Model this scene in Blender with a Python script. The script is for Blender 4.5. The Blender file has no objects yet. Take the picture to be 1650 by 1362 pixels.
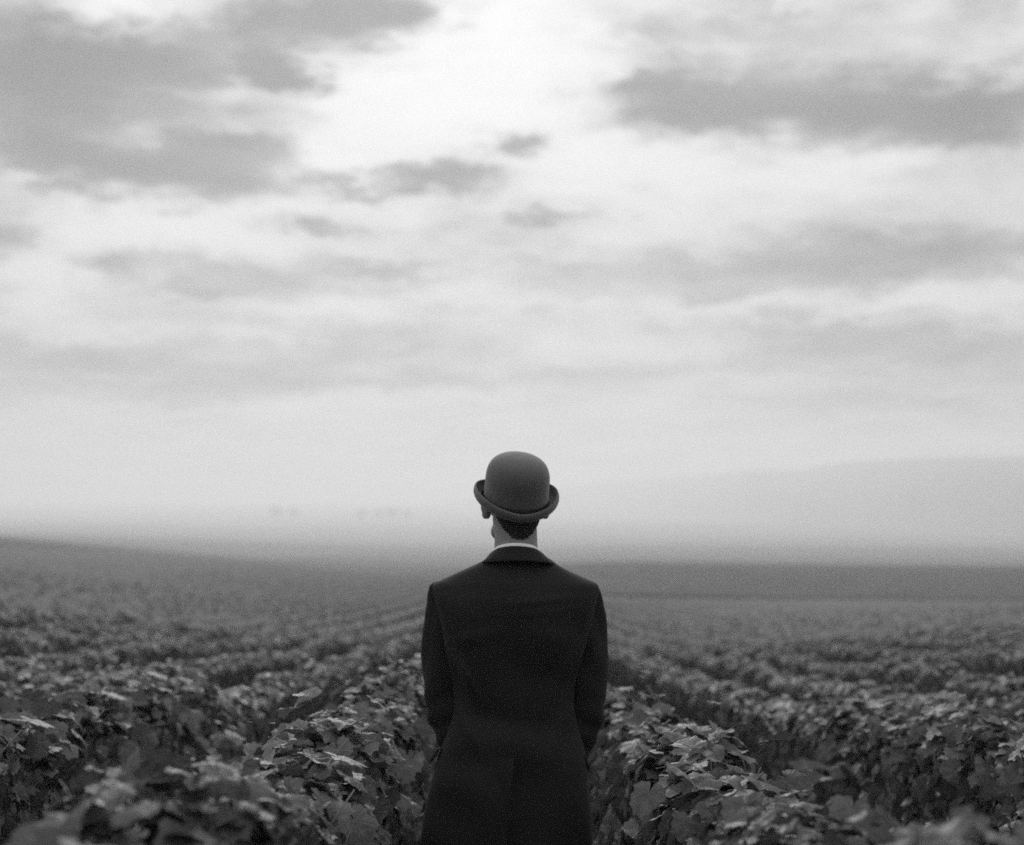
import bpy, bmesh, math, random
import numpy as np
from mathutils import Vector, Matrix

random.seed(7)
RNG = np.random.default_rng(11)
R = math.radians
SC = bpy.context.scene
COL = SC.collection

# ---------------------------------------------------------------- camera
F = 2291.0                       # focal length in photo pixels (50 mm on a 36 mm wide frame, 1650 px)
EYE = 1.64                       # eye height of the photographer
HOR = 866.0                      # photo row of the eye level
PITCH = math.atan((HOR - 681.0) / F)
cam = bpy.data.cameras.new('camera')
cam.lens = 50.0
cam.sensor_width = 36.0
cam.sensor_fit = 'HORIZONTAL'
cam.clip_start = 0.05
cam.clip_end = 30000.0
cam.dof.use_dof = True
cam.dof.focus_distance = 3.66
cam.dof.aperture_fstop = 2.3
camo = bpy.data.objects.new('camera', cam)
camo.location = (0, 0, EYE)
camo.rotation_euler = (math.pi / 2 + PITCH, 0, 0)
COL.objects.link(camo)
SC.camera = camo


def ray(px, py):
    """direction of a photo pixel (x right, y into the picture, z up)"""
    cx, cy = px - 825.0, 681.0 - py
    c, s = math.cos(PITCH), math.sin(PITCH)
    return Vector((cx, F * c - cy * s, F * s + cy * c))


def at(px, py, Y):
    d = ray(px, py)
    return Vector((d.x / d.y * Y, Y, EYE + d.z / d.y * Y))


# ---------------------------------------------------------------- world: overcast sky
SUN_EL, SUN_AZ = R(24.0), R(-3.0)          # behind the bright gap in the clouds
HAZE_SIGMA = 0.00080
world = bpy.data.worlds.new('World')
SC.world = world
world.use_nodes = True
nt = world.node_tree
nt.nodes.clear()


def N(tree, typ, **kw):
    n = tree.nodes.new(typ)
    for k, v in kw.items():
        setattr(n, k, v)
    return n


def L(tree, a, b):
    tree.links.new(a, b)


def math_node(tree, op, a, b=None, c=None, clamp=False):
    n = N(tree, 'ShaderNodeMath', operation=op)
    n.use_clamp = clamp
    for i, v in enumerate((a, b, c)):
        if v is None:
            continue
        if isinstance(v, (int, float)):
            n.inputs[i].default_value = v
        else:
            L(tree, v, n.inputs[i])
    return n.outputs[0]


def build_sky():
    t = nt
    sky = N(t, 'ShaderNodeTexSky', sky_type='NISHITA')
    sky.sun_disc = False
    sky.sun_elevation = SUN_EL
    sky.sun_rotation = SUN_AZ
    sky.air_density = 1.0
    sky.dust_density = 3.0
    bw = N(t, 'ShaderNodeRGBToBW')
    L(t, sky.outputs[0], bw.inputs[0])
    tc = N(t, 'ShaderNodeTexCoord')
    sep = N(t, 'ShaderNodeSeparateXYZ')
    L(t, tc.outputs['Generated'], sep.inputs[0])
    x, y, z = sep.outputs
    az = math_node(t, 'ARCTAN2', x, y)
    el = math_node(t, 'ARCSINE', z)
    # flattened direction for the noise: clouds lie in long horizontal streaks
    mp = N(t, 'ShaderNodeVectorMath', operation='MULTIPLY')
    L(t, tc.outputs['Generated'], mp.inputs[0])
    mp.inputs[1].default_value = (1.0, 1.0, 2.6)
    warp = N(t, 'ShaderNodeTexNoise')
    warp.inputs['Scale'].default_value = 13.0
    warp.inputs['Detail'].default_value = 7.0
    warp.inputs['Roughness'].default_value = 0.66
    L(t, mp.outputs[0], warp.inputs['Vector'])
    wv = N(t, 'ShaderNodeVectorMath', operation='SUBTRACT')
    L(t, warp.outputs['Color'], wv.inputs[0])
    wv.inputs[1].default_value = (0.5, 0.5, 0.5)
    ws = N(t, 'ShaderNodeVectorMath', operation='MULTIPLY')
    L(t, wv.outputs[0], ws.inputs[0])
    ws.inputs[1].default_value = (0.12, 0.06, 0.0)
    warp2 = N(t, 'ShaderNodeTexNoise')
    warp2.inputs['Scale'].default_value = 48.0
    warp2.inputs['Detail'].default_value = 6.0
    warp2.inputs['Roughness'].default_value = 0.65
    L(t, mp.outputs[0], warp2.inputs['Vector'])
    wv2 = N(t, 'ShaderNodeVectorMath', operation='SUBTRACT')
    L(t, warp2.outputs['Color'], wv2.inputs[0])
    wv2.inputs[1].default_value = (0.5, 0.5, 0.5)
    ws2 = N(t, 'ShaderNodeVectorMath', operation='MULTIPLY_ADD')
    L(t, wv2.outputs[0], ws2.inputs[0])
    ws2.inputs[1].default_value = (0.034, 0.020, 0.0)
    L(t, ws.outputs[0], ws2.inputs[2])
    comb = N(t, 'ShaderNodeCombineXYZ')
    L(t, az, comb.inputs[0])
    L(t, el, comb.inputs[1])
    p = N(t, 'ShaderNodeVectorMath', operation='ADD')
    L(t, comb.outputs[0], p.inputs[0])
    L(t, ws2.outputs[0], p.inputs[1])
    P = p.outputs[0]
    # cloud banks and gaps: photo position, size, brightness
    blobs = [
        (700, 150, 170, 100, .36), (870, 110, 95, 95, .28), (770, 50, 80, 40, .20), (640, 235, 110, 55, .22),
        (1000, 265, 150, 42, .28), (1180, 285, 200, 38, .22), (1340, 278, 120, 26, .18), (900, 290, 150, 40, .14),
        (190, 22, 75, 32, .52), (335, 152, 75, 20, .42), (245, 215, 75, 16, .36), (190, 362, 125, 30, .70),
        (340, 385, 90, 24, .26), (80, 445, 50, 40, .65), (510, 503, 120, 16, .42), (1500, 490, 160, 17, .60),
        (430, 345, 80, 18, .16), (540, 280, 50, 22, .22), (420, 100, 40, 12, .18), (560, 170, 60, 40, .20),
        (700, 345, 120, 26, .12), (1560, 100, 70, 14, .16), (1300, 5, 60, 12, .2), (780, 460, 60, 16, .14),
        (1250, 655, 500, 14, .10), (500, 655, 400, 6, .12), (960, 560, 240, 14, .08),
        (60, 105, 170, 62, -.44), (270, 105, 170, 50, -.32), (500, 38, 135, 38, -.70), (640, 15, 75, 26, -.50),
        (430, 112, 40, 22, -.60), (495, 130, 45, 18, -.70), (385, 228, 85, 17, -.45), (270, 280, 220, 30, -.40),
        (70, 240, 150, 60, -.24), (15, 385, 60, 40, -.60), (150, 428, 65, 18, -.50), (690, 290, 80, 19, -.80),
        (810, 232, 48, 16, -.70), (880, 350, 75, 11, -.60), (565, 312, 42, 11, -.55), (520, 375, 65, 11, -.60),
        (1250, 40, 200, 40, -.13), (1040, 55, 60, 40, -.16), (1060, 158, 90, 32, -.42), (1290, 160, 220, 52, -.42), (1010, 118, 60, 20, .30), (1130, 84, 80, 10, .14),
        (1560, 185, 140, 48, -.56), (1150, 195, 170, 20, -.2), (1300, 420, 260, 38, -.36), (1550, 405, 160, 34, -.34),
        (1000, 440, 190, 30, -.18), (1500, 560, 230, 34, -.50), (450, 440, 280, 26, -.30), (250, 585, 330, 40, -.40),
        (40, 560, 160, 50, -.1), (750, 405, 120, 18, -.16), (700, 540, 260, 24, -.14), (1560, 640, 260, 40, -.2),
        (230, 470, 120, 16, -.12), (1620, 30, 60, 40, -.12), (740, 620, 260, 14, -.22), (140, 180, 250, 110, -.16), (330, 260, 180, 40, -.12), (330, 470, 90, 10, -.2), (420, 612, 300, 14, -.18), (1100, 602, 260, 12, -.18), (760, 500, 200, 10, -.22), (1400, 640, 260, 16, -.20), (160, 632, 200, 13, -.18), (620, 440, 110, 10, -.25), (1120, 470, 120, 10, -.25), (900, 415, 90, 10, -.2), (1280, 520, 140, 12, -.2), (620, 565, 140, 10, -.2), (430, 545, 110, 9, .2), (150, 520, 70, 14, .25), (1130, 500, 110, 10, .22), (900, 490, 120, 12, .2), (30, 300, 40, 16, .4), (540, 265, 40, 22, .3), (1440, 270, 90, 18, .25),
    ]
    acc = 0.0
    for bx, by, rx, ry, amp in blobs:
        if amp < 0 and by < 300:
            amp *= 1.6
        d = ray(bx, by).normalized()
        a0, e0 = math.atan2(d.x, d.y), math.asin(d.z)
        sx, sy = F / rx, F / ry
        v = N(t, 'ShaderNodeVectorMath', operation='MULTIPLY_ADD')
        L(t, P, v.inputs[0])
        v.inputs[1].default_value = (sx, sy, 0)
        v.inputs[2].default_value = (-a0 * sx, -e0 * sy, 0)
        q = N(t, 'ShaderNodeVectorMath', operation='DOT_PRODUCT')
        L(t, v.outputs[0], q.inputs[0])
        L(t, v.outputs[0], q.inputs[1])
        g = math_node(t, 'POWER', 0.42, q.outputs['Value'])
        acc = math_node(t, 'MULTIPLY_ADD', g, amp, acc)
    # billows
    n1 = N(t, 'ShaderNodeTexNoise')
    n1.inputs['Scale'].default_value = 12.0
    n1.inputs['Detail'].default_value = 8.0
    n1.inputs['Roughness'].default_value = 0.60
    n1.inputs['Distortion'].default_value = 0.35
    L(t, mp.outputs[0], n1.inputs['Vector'])
    fb = math_node(t, 'MULTIPLY_ADD', n1.outputs[0], SKY_NOISE, -0.5 * SKY_NOISE)
    n2 = N(t, 'ShaderNodeTexNoise')
    n2.inputs['Scale'].default_value = 34.0
    n2.inputs['Detail'].default_value = 7.0
    n2.inputs['Roughness'].default_value = 0.62
    L(t, mp.outputs[0], n2.inputs['Vector'])
    puffs = math_node(t, 'MULTIPLY_ADD', n2.outputs[0], 0.36, -0.18)
    # high sheets of cloud seen in perspective: long bands that crowd together towards the horizon
    zi = math_node(t, 'ADD', math_node(t, 'MAXIMUM', z, 0.0), 0.10)
    sheet = N(t, 'ShaderNodeCombineXYZ')
    L(t, math_node(t, 'DIVIDE', x, zi), sheet.inputs[0])
    L(t, math_node(t, 'DIVIDE', y, zi), sheet.inputs[1])
    n3 = N(t, 'ShaderNodeTexNoise')
    n3.inputs['Scale'].default_value = 1.9
    n3.inputs['Detail'].default_value = 9.0
    n3.inputs['Roughness'].default_value = 0.58
    n3.inputs['Distortion'].default_value = 0.4
    L(t, sheet.outputs[0], n3.inputs['Vector'])
    bands = math_node(t, 'MULTIPLY_ADD', n3.outputs[0], 1.1, -0.56)
    tot = math_node(t, 'ADD', math_node(t, 'ADD', math_node(t, 'ADD', acc, fb), puffs), bands)
    # cloud is either thick and grey or thin and bright: ease towards both ends
    th = math_node(t, 'TANH', math_node(t, 'MULTIPLY_ADD', tot, SKY_CONTRAST, SKY_SHIFT))
    cl = math_node(t, 'MULTIPLY_ADD', th, 10.0 * SKY_RANGE, 10.0 * SKY_MID)
    # an overcast sky is darkest at the horizon and brightens steadily towards the zenith, all the way round
    up = math_node(t, 'MULTIPLY_ADD', math_node(t, 'MAXIMUM', z, 0.0), 2.0 / 1.4, 1.0 / 1.4)
    cl = math_node(t, 'MULTIPLY', cl, up)
    mix = N(t, 'ShaderNodeMix', data_type='FLOAT')
    mix.inputs[0].default_value = 0.965
    L(t, bw.outputs[0], mix.inputs[2])
    L(t, cl, mix.inputs[3])
    bg = N(t, 'ShaderNodeBackground')
    L(t, mix.outputs[0], bg.inputs['Color'])
    bg.inputs['Strength'].default_value = 0.1
    out = N(t, 'ShaderNodeOutputWorld')
    L(t, bg.outputs[0], out.inputs['Surface'])


SKY_MID, SKY_RANGE, SKY_CONTRAST, SKY_SHIFT, SKY_NOISE = 0.425, 0.345, 2.5, 0.50, 0.50
build_sky()

sun = bpy.data.lights.new('sun', 'SUN')
sun.energy = 1.15
sun.angle = R(22.0)
sun.color = (1, 1, 1)
suno = bpy.data.objects.new('sun', sun)
sdir = Vector((math.sin(SUN_AZ) * math.cos(SUN_EL), math.cos(SUN_AZ) * math.cos(SUN_EL), math.sin(SUN_EL)))
suno.rotation_euler = sdir.to_track_quat('Z', 'Y').to_euler()
suno.location = (0, 0, 120)
COL.objects.link(suno)

vs = SC.view_settings
SC.display_settings.display_device = 'sRGB'
vs.view_transform = 'Standard'
vs.look = 'None'
vs.exposure = 0.0
vs.gamma = 1.0
vs.use_curve_mapping = False
SC.render.engine = 'CYCLES'
SC.cycles.use_denoising = False
SC.cycles.use_adaptive_sampling = False
SC.cycles.sampling_pattern = 'BLUE_NOISE'
SC.cycles.filter_width = 1.7
SC.cycles.sample_clamp_indirect = 1.2
SC.cycles.sample_clamp_direct = 6.0
SC.cycles.max_bounces = 10
SC.cycles.diffuse_bounces = 4
SC.cycles.glossy_bounces = 3
SC.cycles.transmission_bounces = 4
SC.cycles.transparent_max_bounces = 8
SC.cycles.volume_bounces = 3
SC.cycles.caustics_reflective = False
SC.cycles.caustics_refractive = False


# ---------------------------------------------------------------- helpers
def tag(o, label=None, cat=None, group=None, kind=None):
    if label:
        o['label'] = label
    if cat:
        o['category'] = cat
    if group:
        o['group'] = group
    if kind:
        o['kind'] = kind
    return o


def link(o, parent=None):
    COL.objects.link(o)
    if parent is not None:
        o.parent = parent
    return o


def mesh_from(name, verts, faces, mat=None, smooth=True, uv=None):
    me = bpy.data.meshes.new(name)
    me.from_pydata([tuple(v) for v in verts], [], faces)
    if smooth:
        me.polygons.foreach_set('use_smooth', [True] * len(me.polygons))
    if mat:
        me.materials.append(mat)
    if uv is not None:
        lay = me.uv_layers.new(name='UVMap')
        idx = np.empty(len(me.loops), dtype=np.int32)
        me.loops.foreach_get('vertex_index', idx)
        lay.data.foreach_set('uv', np.asarray(uv, dtype=np.float32)[idx].ravel())
    me.update()
    return me


def mesh_np(name, V, T, mats, uv=None, smooth=True, matidx=None):
    """fast triangle mesh from numpy arrays"""
    me = bpy.data.meshes.new(name)
    nv, nt_ = len(V), len(T)
    me.vertices.add(nv)
    me.vertices.foreach_set('co', np.ascontiguousarray(V, dtype=np.float32).ravel())
    me.loops.add(nt_ * 3)
    me.loops.foreach_set('vertex_index', np.ascontiguousarray(T, dtype=np.int32).ravel())
    me.polygons.add(nt_)
    me.polygons.foreach_set('loop_start', np.arange(0, nt_ * 3, 3, dtype=np.int32))
    me.polygons.foreach_set('loop_total', np.full(nt_, 3, dtype=np.int32))
    for m in mats:
        me.materials.append(m)
    if matidx is not None:
        me.polygons.foreach_set('material_index', np.ascontiguousarray(matidx, dtype=np.int32))
    if uv is not None:
        lay = me.uv_layers.new(name='UVMap')
        lay.data.foreach_set('uv', np.ascontiguousarray(uv[T.ravel()], dtype=np.float32).ravel())
    me.update(calc_edges=True)
    me.polygons.foreach_set('use_smooth', np.full(nt_, smooth))
    me.validate()
    return me


def obj(name, me, parent=None):
    return link(bpy.data.objects.new(name, me), parent)


def empty(name, loc):
    o = bpy.data.objects.new(name, None)
    o.location = loc
    o.empty_display_size = 0.1
    return link(o)


def tube(path, radii, n=8, cap=True, squash=None):
    """round tube along a path; radii float or (ra, rb)"""
    V, Fc = [], []
    m = len(path)
    path = [Vector(p) for p in path]
    prev = None
    for i, p in enumerate(path):
        d = (path[min(i + 1, m - 1)] - path[max(i - 1, 0)]).normalized()
        if prev is None:
            ref = Vector((0, 1, 0)) if abs(d.y) < 0.8 else Vector((1, 0, 0))
            a = d.cross(ref).normalized()
        else:
            a = (prev - d * prev.dot(d)).normalized()
        prev = a
        b = d.cross(a)
        r = radii[i] if not isinstance(radii, (int, float)) else radii
        ra, rb = (r, r) if isinstance(r, (int, float)) else r
        for k in range(n):
            th = 2 * math.pi * k / n
            V.append(p + a * (math.cos(th) * ra) + b * (math.sin(th) * rb))
    for i in range(m - 1):
        for k in range(n):
            k2 = (k + 1) % n
            Fc.append((i * n + k, i * n + k2, (i + 1) * n + k2, (i + 1) * n + k))
    if cap:
        Fc.append(tuple(range(n - 1, -1, -1)))
        Fc.append(tuple((m - 1) * n + k for k in range(n)))
    return V, Fc


def join(parts):
    V, Fc = [], []
    for v, f in parts:
        o = len(V)
        V += list(v)
        Fc += [tuple(i + o for i in q) for q in f]
    return V, Fc


def catmull(pts, sub=6):
    pts = [np.asarray(p, dtype=float) for p in pts]
    out = []
    n = len(pts)
    for i in range(n - 1):
        p0, p1, p2, p3 = pts[max(i - 1, 0)], pts[i], pts[i + 1], pts[min(i + 2, n - 1)]
        for k in range(sub):
            u = k / sub
            out.append(0.5 * ((2 * p1) + (-p0 + p2) * u + (2 * p0 - 5 * p1 + 4 * p2 - p3) * u * u + (-p0 + 3 * p1 - 3 * p2 + p3) * u ** 3))
    out.append(pts[-1])
    return out


# ---------------------------------------------------------------- materials (all neutral: the photograph is black and white)
def new_mat(name):
    m = bpy.data.materials.new(name)
    m.use_nodes = True
    t = m.node_tree
    bs = t.nodes['Principled BSDF']
    return m, t, bs


def grey(v):
    return (v, v, v, 1.0)


def val_to_color(t, val, bs_input):
    c = N(t, 'ShaderNodeCombineColor')
    for i in range(3):
        L(t, val, c.inputs[i])
    L(t, c.outputs[0], bs_input)


def leaf_material(name, base, back, transl=0.22, vein=True, rough=0.48, spec=0.42, vary=0.8):
    m, t, bs = new_mat(name)
    geo = N(t, 'ShaderNodeNewGeometry')
    oi = N(t, 'ShaderNodeObjectInfo')
    rnd = math_node(t, 'FRACT', math_node(t, 'ADD', geo.outputs['Random Per Island'], oi.outputs['Random']))
    # tone of each leaf: most are mid green, a few pale or old
    tone = math_node(t, 'MULTIPLY_ADD', math_node(t, 'POWER', rnd, 2.6), vary, 0.64 + (0.8 - vary) * .28)
    side = N(t, 'ShaderNodeMix', data_type='FLOAT')
    L(t, geo.outputs['Backfacing'], side.inputs[0])
    side.inputs[2].default_value = base
    side.inputs[3].default_value = back
    col = math_node(t, 'MULTIPLY', side.outputs[0], tone)
    uv = N(t, 'ShaderNodeUVMap')
    nz = N(t, 'ShaderNodeTexNoise')
    nz.inputs['Scale'].default_value = 3.0
    nz.inputs['Detail'].default_value = 4.0
    vm = N(t, 'ShaderNodeVectorMath', operation='ADD')
    L(t, uv.outputs[0], vm.inputs[0])
    cx = N(t, 'ShaderNodeCombineXYZ')
    L(t, math_node(t, 'MULTIPLY', rnd, 40.0), cx.inputs[2])
    L(t, cx.outputs[0], vm.inputs[1])
    L(t, vm.outputs[0], nz.inputs['Vector'])
    col = math_node(t, 'MULTIPLY', col, math_node(t, 'MULTIPLY_ADD', nz.outputs[0], 1.3, 0.35))
    bump_h = nz.outputs[0]
    if vein:
        sp = N(t, 'ShaderNodeSeparateXYZ')
        L(t, uv.outputs[0], sp.inputs[0])
        ang = math_node(t, 'ARCTAN2', sp.outputs[0], sp.outputs[1])
        rad = math_node(t, 'POWER', math_node(t, 'ADD', math_node(t, 'MULTIPLY', sp.outputs[0], sp.outputs[0]), math_node(t, 'MULTIPLY', sp.outputs[1], sp.outputs[1])), 0.5)
        # five main veins every 55 degrees
        per = R(55)
        md = math_node(t, 'PINGPONG', math_node(t, 'ADD', ang, per * 3), per / 2)
        # pingpong runs 0..per/2..0, zero on the vein
        dist = math_node(t, 'MULTIPLY', md, rad)
        v1 = math_node(t, 'SUBTRACT', 1.0, math_node(t, 'DIVIDE', dist, 0.035), clamp=True)
        # side veins
        sv = math_node(t, 'SINE', math_node(t, 'MULTIPLY_ADD', rad, 34.0, math_node(t, 'MULTIPLY', md, -22.0)))
        v2 = math_node(t, 'MULTIPLY', math_node(t, 'SUBTRACT', sv, 0.80, clamp=True), 1.6)
        vv = math_node(t, 'MAXIMUM', v1, v2, clamp=True)
        col = math_node(t, 'MULTIPLY', col, math_node(t, 'MULTIPLY_ADD', vv, 0.75, 0.86))
        bump_h = math_node(t, 'MULTIPLY_ADD', vv, -0.5, nz.outputs[0])
    val_to_color(t, col, bs.inputs['Base Color'])
    bs.inputs['Roughness'].default_value = rough
    bs.inputs['Specular IOR Level'].default_value = spec
    bp = N(t, 'ShaderNodeBump')
    bp.inputs['Strength'].default_value = 0.9
    bp.inputs['Distance'].default_value = 0.005
    L(t, bump_h, bp.inputs['Height'])
    L(t, bp.outputs[0], bs.inputs['Normal'])
    tr = N(t, 'ShaderNodeBsdfTranslucent')
    val_to_color(t, math_node(t, 'MULTIPLY', col, 1.7), tr.inputs['Color'])
    ms = N(t, 'ShaderNodeMixShader')
    ms.inputs[0].default_value = transl
    L(t, bs.outputs[0], ms.inputs[1])
    L(t, tr.outputs[0], ms.inputs[2])
    L(t, ms.outputs[0], t.nodes['Material Output'].inputs['Surface'])
    return m


def noise_mat(name, lo, hi, scale, rough=0.9, bump=0.4, dist=0.02, detail=6.0, spec=0.3, stretch=None):
    m, t, bs = new_mat(name)
    tc = N(t, 'ShaderNodeTexCoord')
    nz = N(t, 'ShaderNodeTexNoise')
    nz.inputs['Scale'].default_value = scale
    nz.inputs['Detail'].default_value = detail
    nz.inputs['Roughness'].default_value = 0.62
    src = tc.outputs['Object']
    if stretch:
        mp = N(t, 'ShaderNodeVectorMath', operation='MULTIPLY')
        L(t, src, mp.inputs[0])
        mp.inputs[1].default_value = stretch
        src = mp.outputs[0]
    L(t, src, nz.inputs['Vector'])
    v = N(t, 'ShaderNodeMapRange')
    L(t, nz.outputs[0], v.inputs[0])
    v.inputs[1].default_value = 0.3
    v.inputs[2].default_value = 0.7
    v.inputs[3].default_value = lo
    v.inputs[4].default_value = hi
    val_to_color(t, v.outputs[0], bs.inputs['Base Color'])
    bs.inputs['Roughness'].default_value = rough
    bs.inputs['Specular IOR Level'].default_value = spec
    bp = N(t, 'ShaderNodeBump')
    bp.inputs['Strength'].default_value = bump
    bp.inputs['Distance'].default_value = dist
    L(t, nz.outputs[0], bp.inputs['Height'])
    L(t, bp.outputs[0], bs.inputs['Normal'])
    return m


M_LEAF = leaf_material('vine_leaf', 0.088, 0.15, transl=0.16)
M_TOPLIT = leaf_material('toplit_vine_leaf', 0.145, 0.21, transl=0.20)      # paler copy for upper leaves: light from above put into the colour
M_FOL_TOPLIT = leaf_material('toplit_vine_foliage', 0.25, 0.30, transl=0.14, vein=False, rough=0.5, spec=0.5, vary=0.6)  # skylight on the hedge tops painted in as a paler foliage colour
M_FOL = leaf_material('vine_foliage', 0.076, 0.115, transl=0.10, vein=False, rough=0.58, spec=0.4, vary=0.35)
M_ROWS = noise_mat('far_vine_rows', 0.05, 0.125, 3.0, rough=0.8, bump=0.8, dist=0.12)
M_BARK = noise_mat('vine_bark', 0.03, 0.11, 60, bump=0.8, dist=0.006, stretch=(1, 1, 0.2))
M_CANE = noise_mat('vine_cane', 0.08, 0.17, 40, rough=0.6, bump=0.2, dist=0.002)
M_GRAPE = noise_mat('grape_skin', 0.02, 0.05, 50, rough=0.4, bump=0.05, dist=0.001)
M_TREE = noise_mat('tree_foliage', 0.04, 0.10, 0.4, bump=0.5, dist=0.3)
M_TRUNK = noise_mat('tree_bark', 0.05, 0.10, 2.0)
M_HILL = noise_mat('hill_cover', 0.05, 0.13, 0.012, bump=0.0)


def ground_material():
    m, t, bs = new_mat('field_soil')
    tc = N(t, 'ShaderNodeTexCoord')
    n1 = N(t, 'ShaderNodeTexNoise')
    n1.inputs['Scale'].default_value = 5.0
    n1.inputs['Detail'].default_value = 9.0
    n1.inputs['Roughness'].default_value = 0.65
    L(t, tc.outputs['Object'], n1.inputs['Vector'])
    mp = N(t, 'ShaderNodeVectorMath', operation='MULTIPLY')
    mp.inputs[1].default_value = (0.0016, 0.0045, 0.0)
    L(t, tc.outputs['Object'], mp.inputs[0])
    vo = N(t, 'ShaderNodeTexVoronoi')
    vo.inputs['Scale'].default_value = 1.0
    vo.inputs['Randomness'].default_value = 0.8
    L(t, mp.outputs[0], vo.inputs['Vector'])
    sc = N(t, 'ShaderNodeSeparateColor')
    L(t, vo.outputs['Color'], sc.inputs[0])
    plots = math_node(t, 'MULTIPLY_ADD', sc.outputs[0], 0.09, 0.06)
    soil = math_node(t, 'MULTIPLY_ADD', n1.outputs[0], 0.05, 0.008)
    sep = N(t, 'ShaderNodeSeparateXYZ')
    L(t, tc.outputs['Object'], sep.inputs[0])
    far = N(t, 'ShaderNodeMapRange')
    L(t, sep.outputs[1], far.inputs[0])
    far.inputs[1].default_value = 330
    far.inputs[2].default_value = 420
    mix = N(t, 'ShaderNodeMix', data_type='FLOAT')
    L(t, far.outputs[0], mix.inputs[0])
    L(t, soil, mix.inputs[2])
    L(t, plots, mix.inputs[3])
    val_to_color(t, mix.outputs[0], bs.inputs['Base Color'])
    bs.inputs['Roughness'].default_value = 0.95
    bs.inputs['Specular IOR Level'].default_value = 0.15
    bp = N(t, 'ShaderNodeBump')
    bp.inputs['Strength'].default_value = 0.6
    bp.inputs['Distance'].default_value = 0.05
    L(t, n1.outputs[0], bp.inputs['Height'])
    L(t, bp.outputs[0], bs.inputs['Normal'])
    return m


M_GROUND = ground_material()


def cloth(name, val, sheen=0.25, rough=0.85, weave=1100.0, seams=False, var=0.25, nap=0.22):
    m, t, bs = new_mat(name)
    tc = N(t, 'ShaderNodeTexCoord')
    wv = N(t, 'ShaderNodeTexNoise')
    wv.inputs['Scale'].default_value = weave * 0.5
    wv.inputs['Detail'].default_value = 2.0
    L(t, tc.outputs['Object'], wv.inputs['Vector'])
    big = N(t, 'ShaderNodeTexNoise')
    big.inputs['Scale'].default_value = 9.0
    big.inputs['Detail'].default_value = 5.0
    L(t, tc.outputs['Object'], big.inputs['Vector'])
    c = math_node(t, 'MULTIPLY_ADD', big.outputs[0], val * var, val * (1 - var / 2))
    c = math_node(t, 'MULTIPLY', c, math_node(t, 'MULTIPLY_ADD', wv.outputs[0], 0.9, 0.55))
    val_to_color(t, c, bs.inputs['Base Color'])
    bs.inputs['Roughness'].default_value = rough
    bs.inputs['Specular IOR Level'].default_value = 0.18
    bs.inputs['Sheen Weight'].default_value = sheen
    bs.inputs['Sheen Roughness'].default_value = 0.45
    bs.inputs['Sheen Tint'].default_value = grey(0.6)
    h = wv.outputs[0]
    if seams:
        sp = N(t, 'ShaderNodeSeparateXYZ')
        L(t, tc.outputs['Object'], sp.inputs[0])
        d = math_node(t, 'ABSOLUTE', math_node(t, 'SUBTRACT', sp.outputs[0], 0.003))
        g = math_node(t, 'MULTIPLY', math_node(t, 'DIVIDE', d, 0.003, clamp=True), 3.0)
        h = math_node(t, 'ADD', math_node(t, 'MULTIPLY', h, 0.5), g)
    bp = N(t, 'ShaderNodeBump')
    bp.inputs['Strength'].default_value = nap
    bp.inputs['Distance'].default_value = 0.0008
    L(t, h, bp.inputs['Height'])
    L(t, bp.outputs[0], bs.inputs['Normal'])
    return m


M_SUIT = cloth('suit_wool', 0.0135, sheen=0.05, seams=True)
M_SLEEVE = cloth('sleeve_wool', 0.0125, sheen=0.05)
M_FELT = cloth('hat_felt', 0.080, sheen=0.7, rough=0.9, weave=1600, var=0.5, nap=0.5)
M_RIBBON = cloth('hat_ribbon', 0.030, sheen=0.05, rough=0.6, weave=900)
M_SHIRT = cloth('shirt_cotton', 0.88, sheen=0.1, rough=0.8, weave=1500, var=0.05)
M_HAIR = noise_mat('hair', 0.008, 0.03, 220, rough=0.6, bump=0.8, dist=0.003, stretch=(1, 1, 0.12))
M_SKIN = noise_mat('skin', 0.20, 0.25, 160, rough=0.55, bump=0.12, dist=0.0008, spec=0.4)
M_SHOE = noise_mat('shoe_leather', 0.015, 0.03, 30, rough=0.35, bump=0.1, dist=0.002)

# ---------------------------------------------------------------- terrain
# photo row of the land's skyline of vines at photo columns and distances, turned into heights
TY = [2, 5, 7.5, 10, 13, 17, 22, 30, 45, 70, 100, 150, 200, 260, 330, 450, 700, 1100, 1700, 2500, 3400, 4800]
TC = [-500, 0, 400, 700, 1000, 1300, 1650, 2150]
TT = {
    -500: [None, 1100, 1045, 1008, 985, 967, 950, 930, 905, 882, 870, 862, 868, 859, 847, 849, 852, 848, 840, 830, 820, 812],
    0:    [None, 1122, 1080, 1043, 1014, 989, 972, 953, 929, 903, 890, 880, 887, 873, 858, 863, 865, 856, 845, 833, 821, 812],
    400:  [None, 1140, 1100, 1073, 1050, 1032, 1018, 1001, 974, 942, 917, 900, 897, 904, 902, 893, 882, 870, 855, 838, 822, 812],
    700:  [None, 1135, 1078, 1054, 1042, 1031, 1022, 1010, 990, 965, 951, 934, 926, 921, 915, 906, 893, 877, 859, 840, 822, 812],
    1000: [None, 1150, 1112, 1085, 1066, 1050, 1037, 1026, 1008, 983, 960, 960, 936, 907, 904, 903, 890, 876, 858, 840, 822, 812],
    1300: [None, 1160, 1122, 1098, 1076, 1053, 1033, 1014, 993, 973, 961, 965, 941, 912, 909, 909, 893, 877, 858, 840, 824, 813],
    1650: [None, 1165, 1128, 1080, 1040, 1010, 997, 985, 974, 967, 964, 968, 943, 915, 912, 914, 895, 879, 859, 841, 826, 814],
    2150: [None, 1170, 1120, 1060, 1020, 995, 985, 977, 970, 966, 965, 969, 945, 917, 915, 917, 897, 880, 860, 842, 827, 814],
}
VINE_H = 1.12


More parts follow.
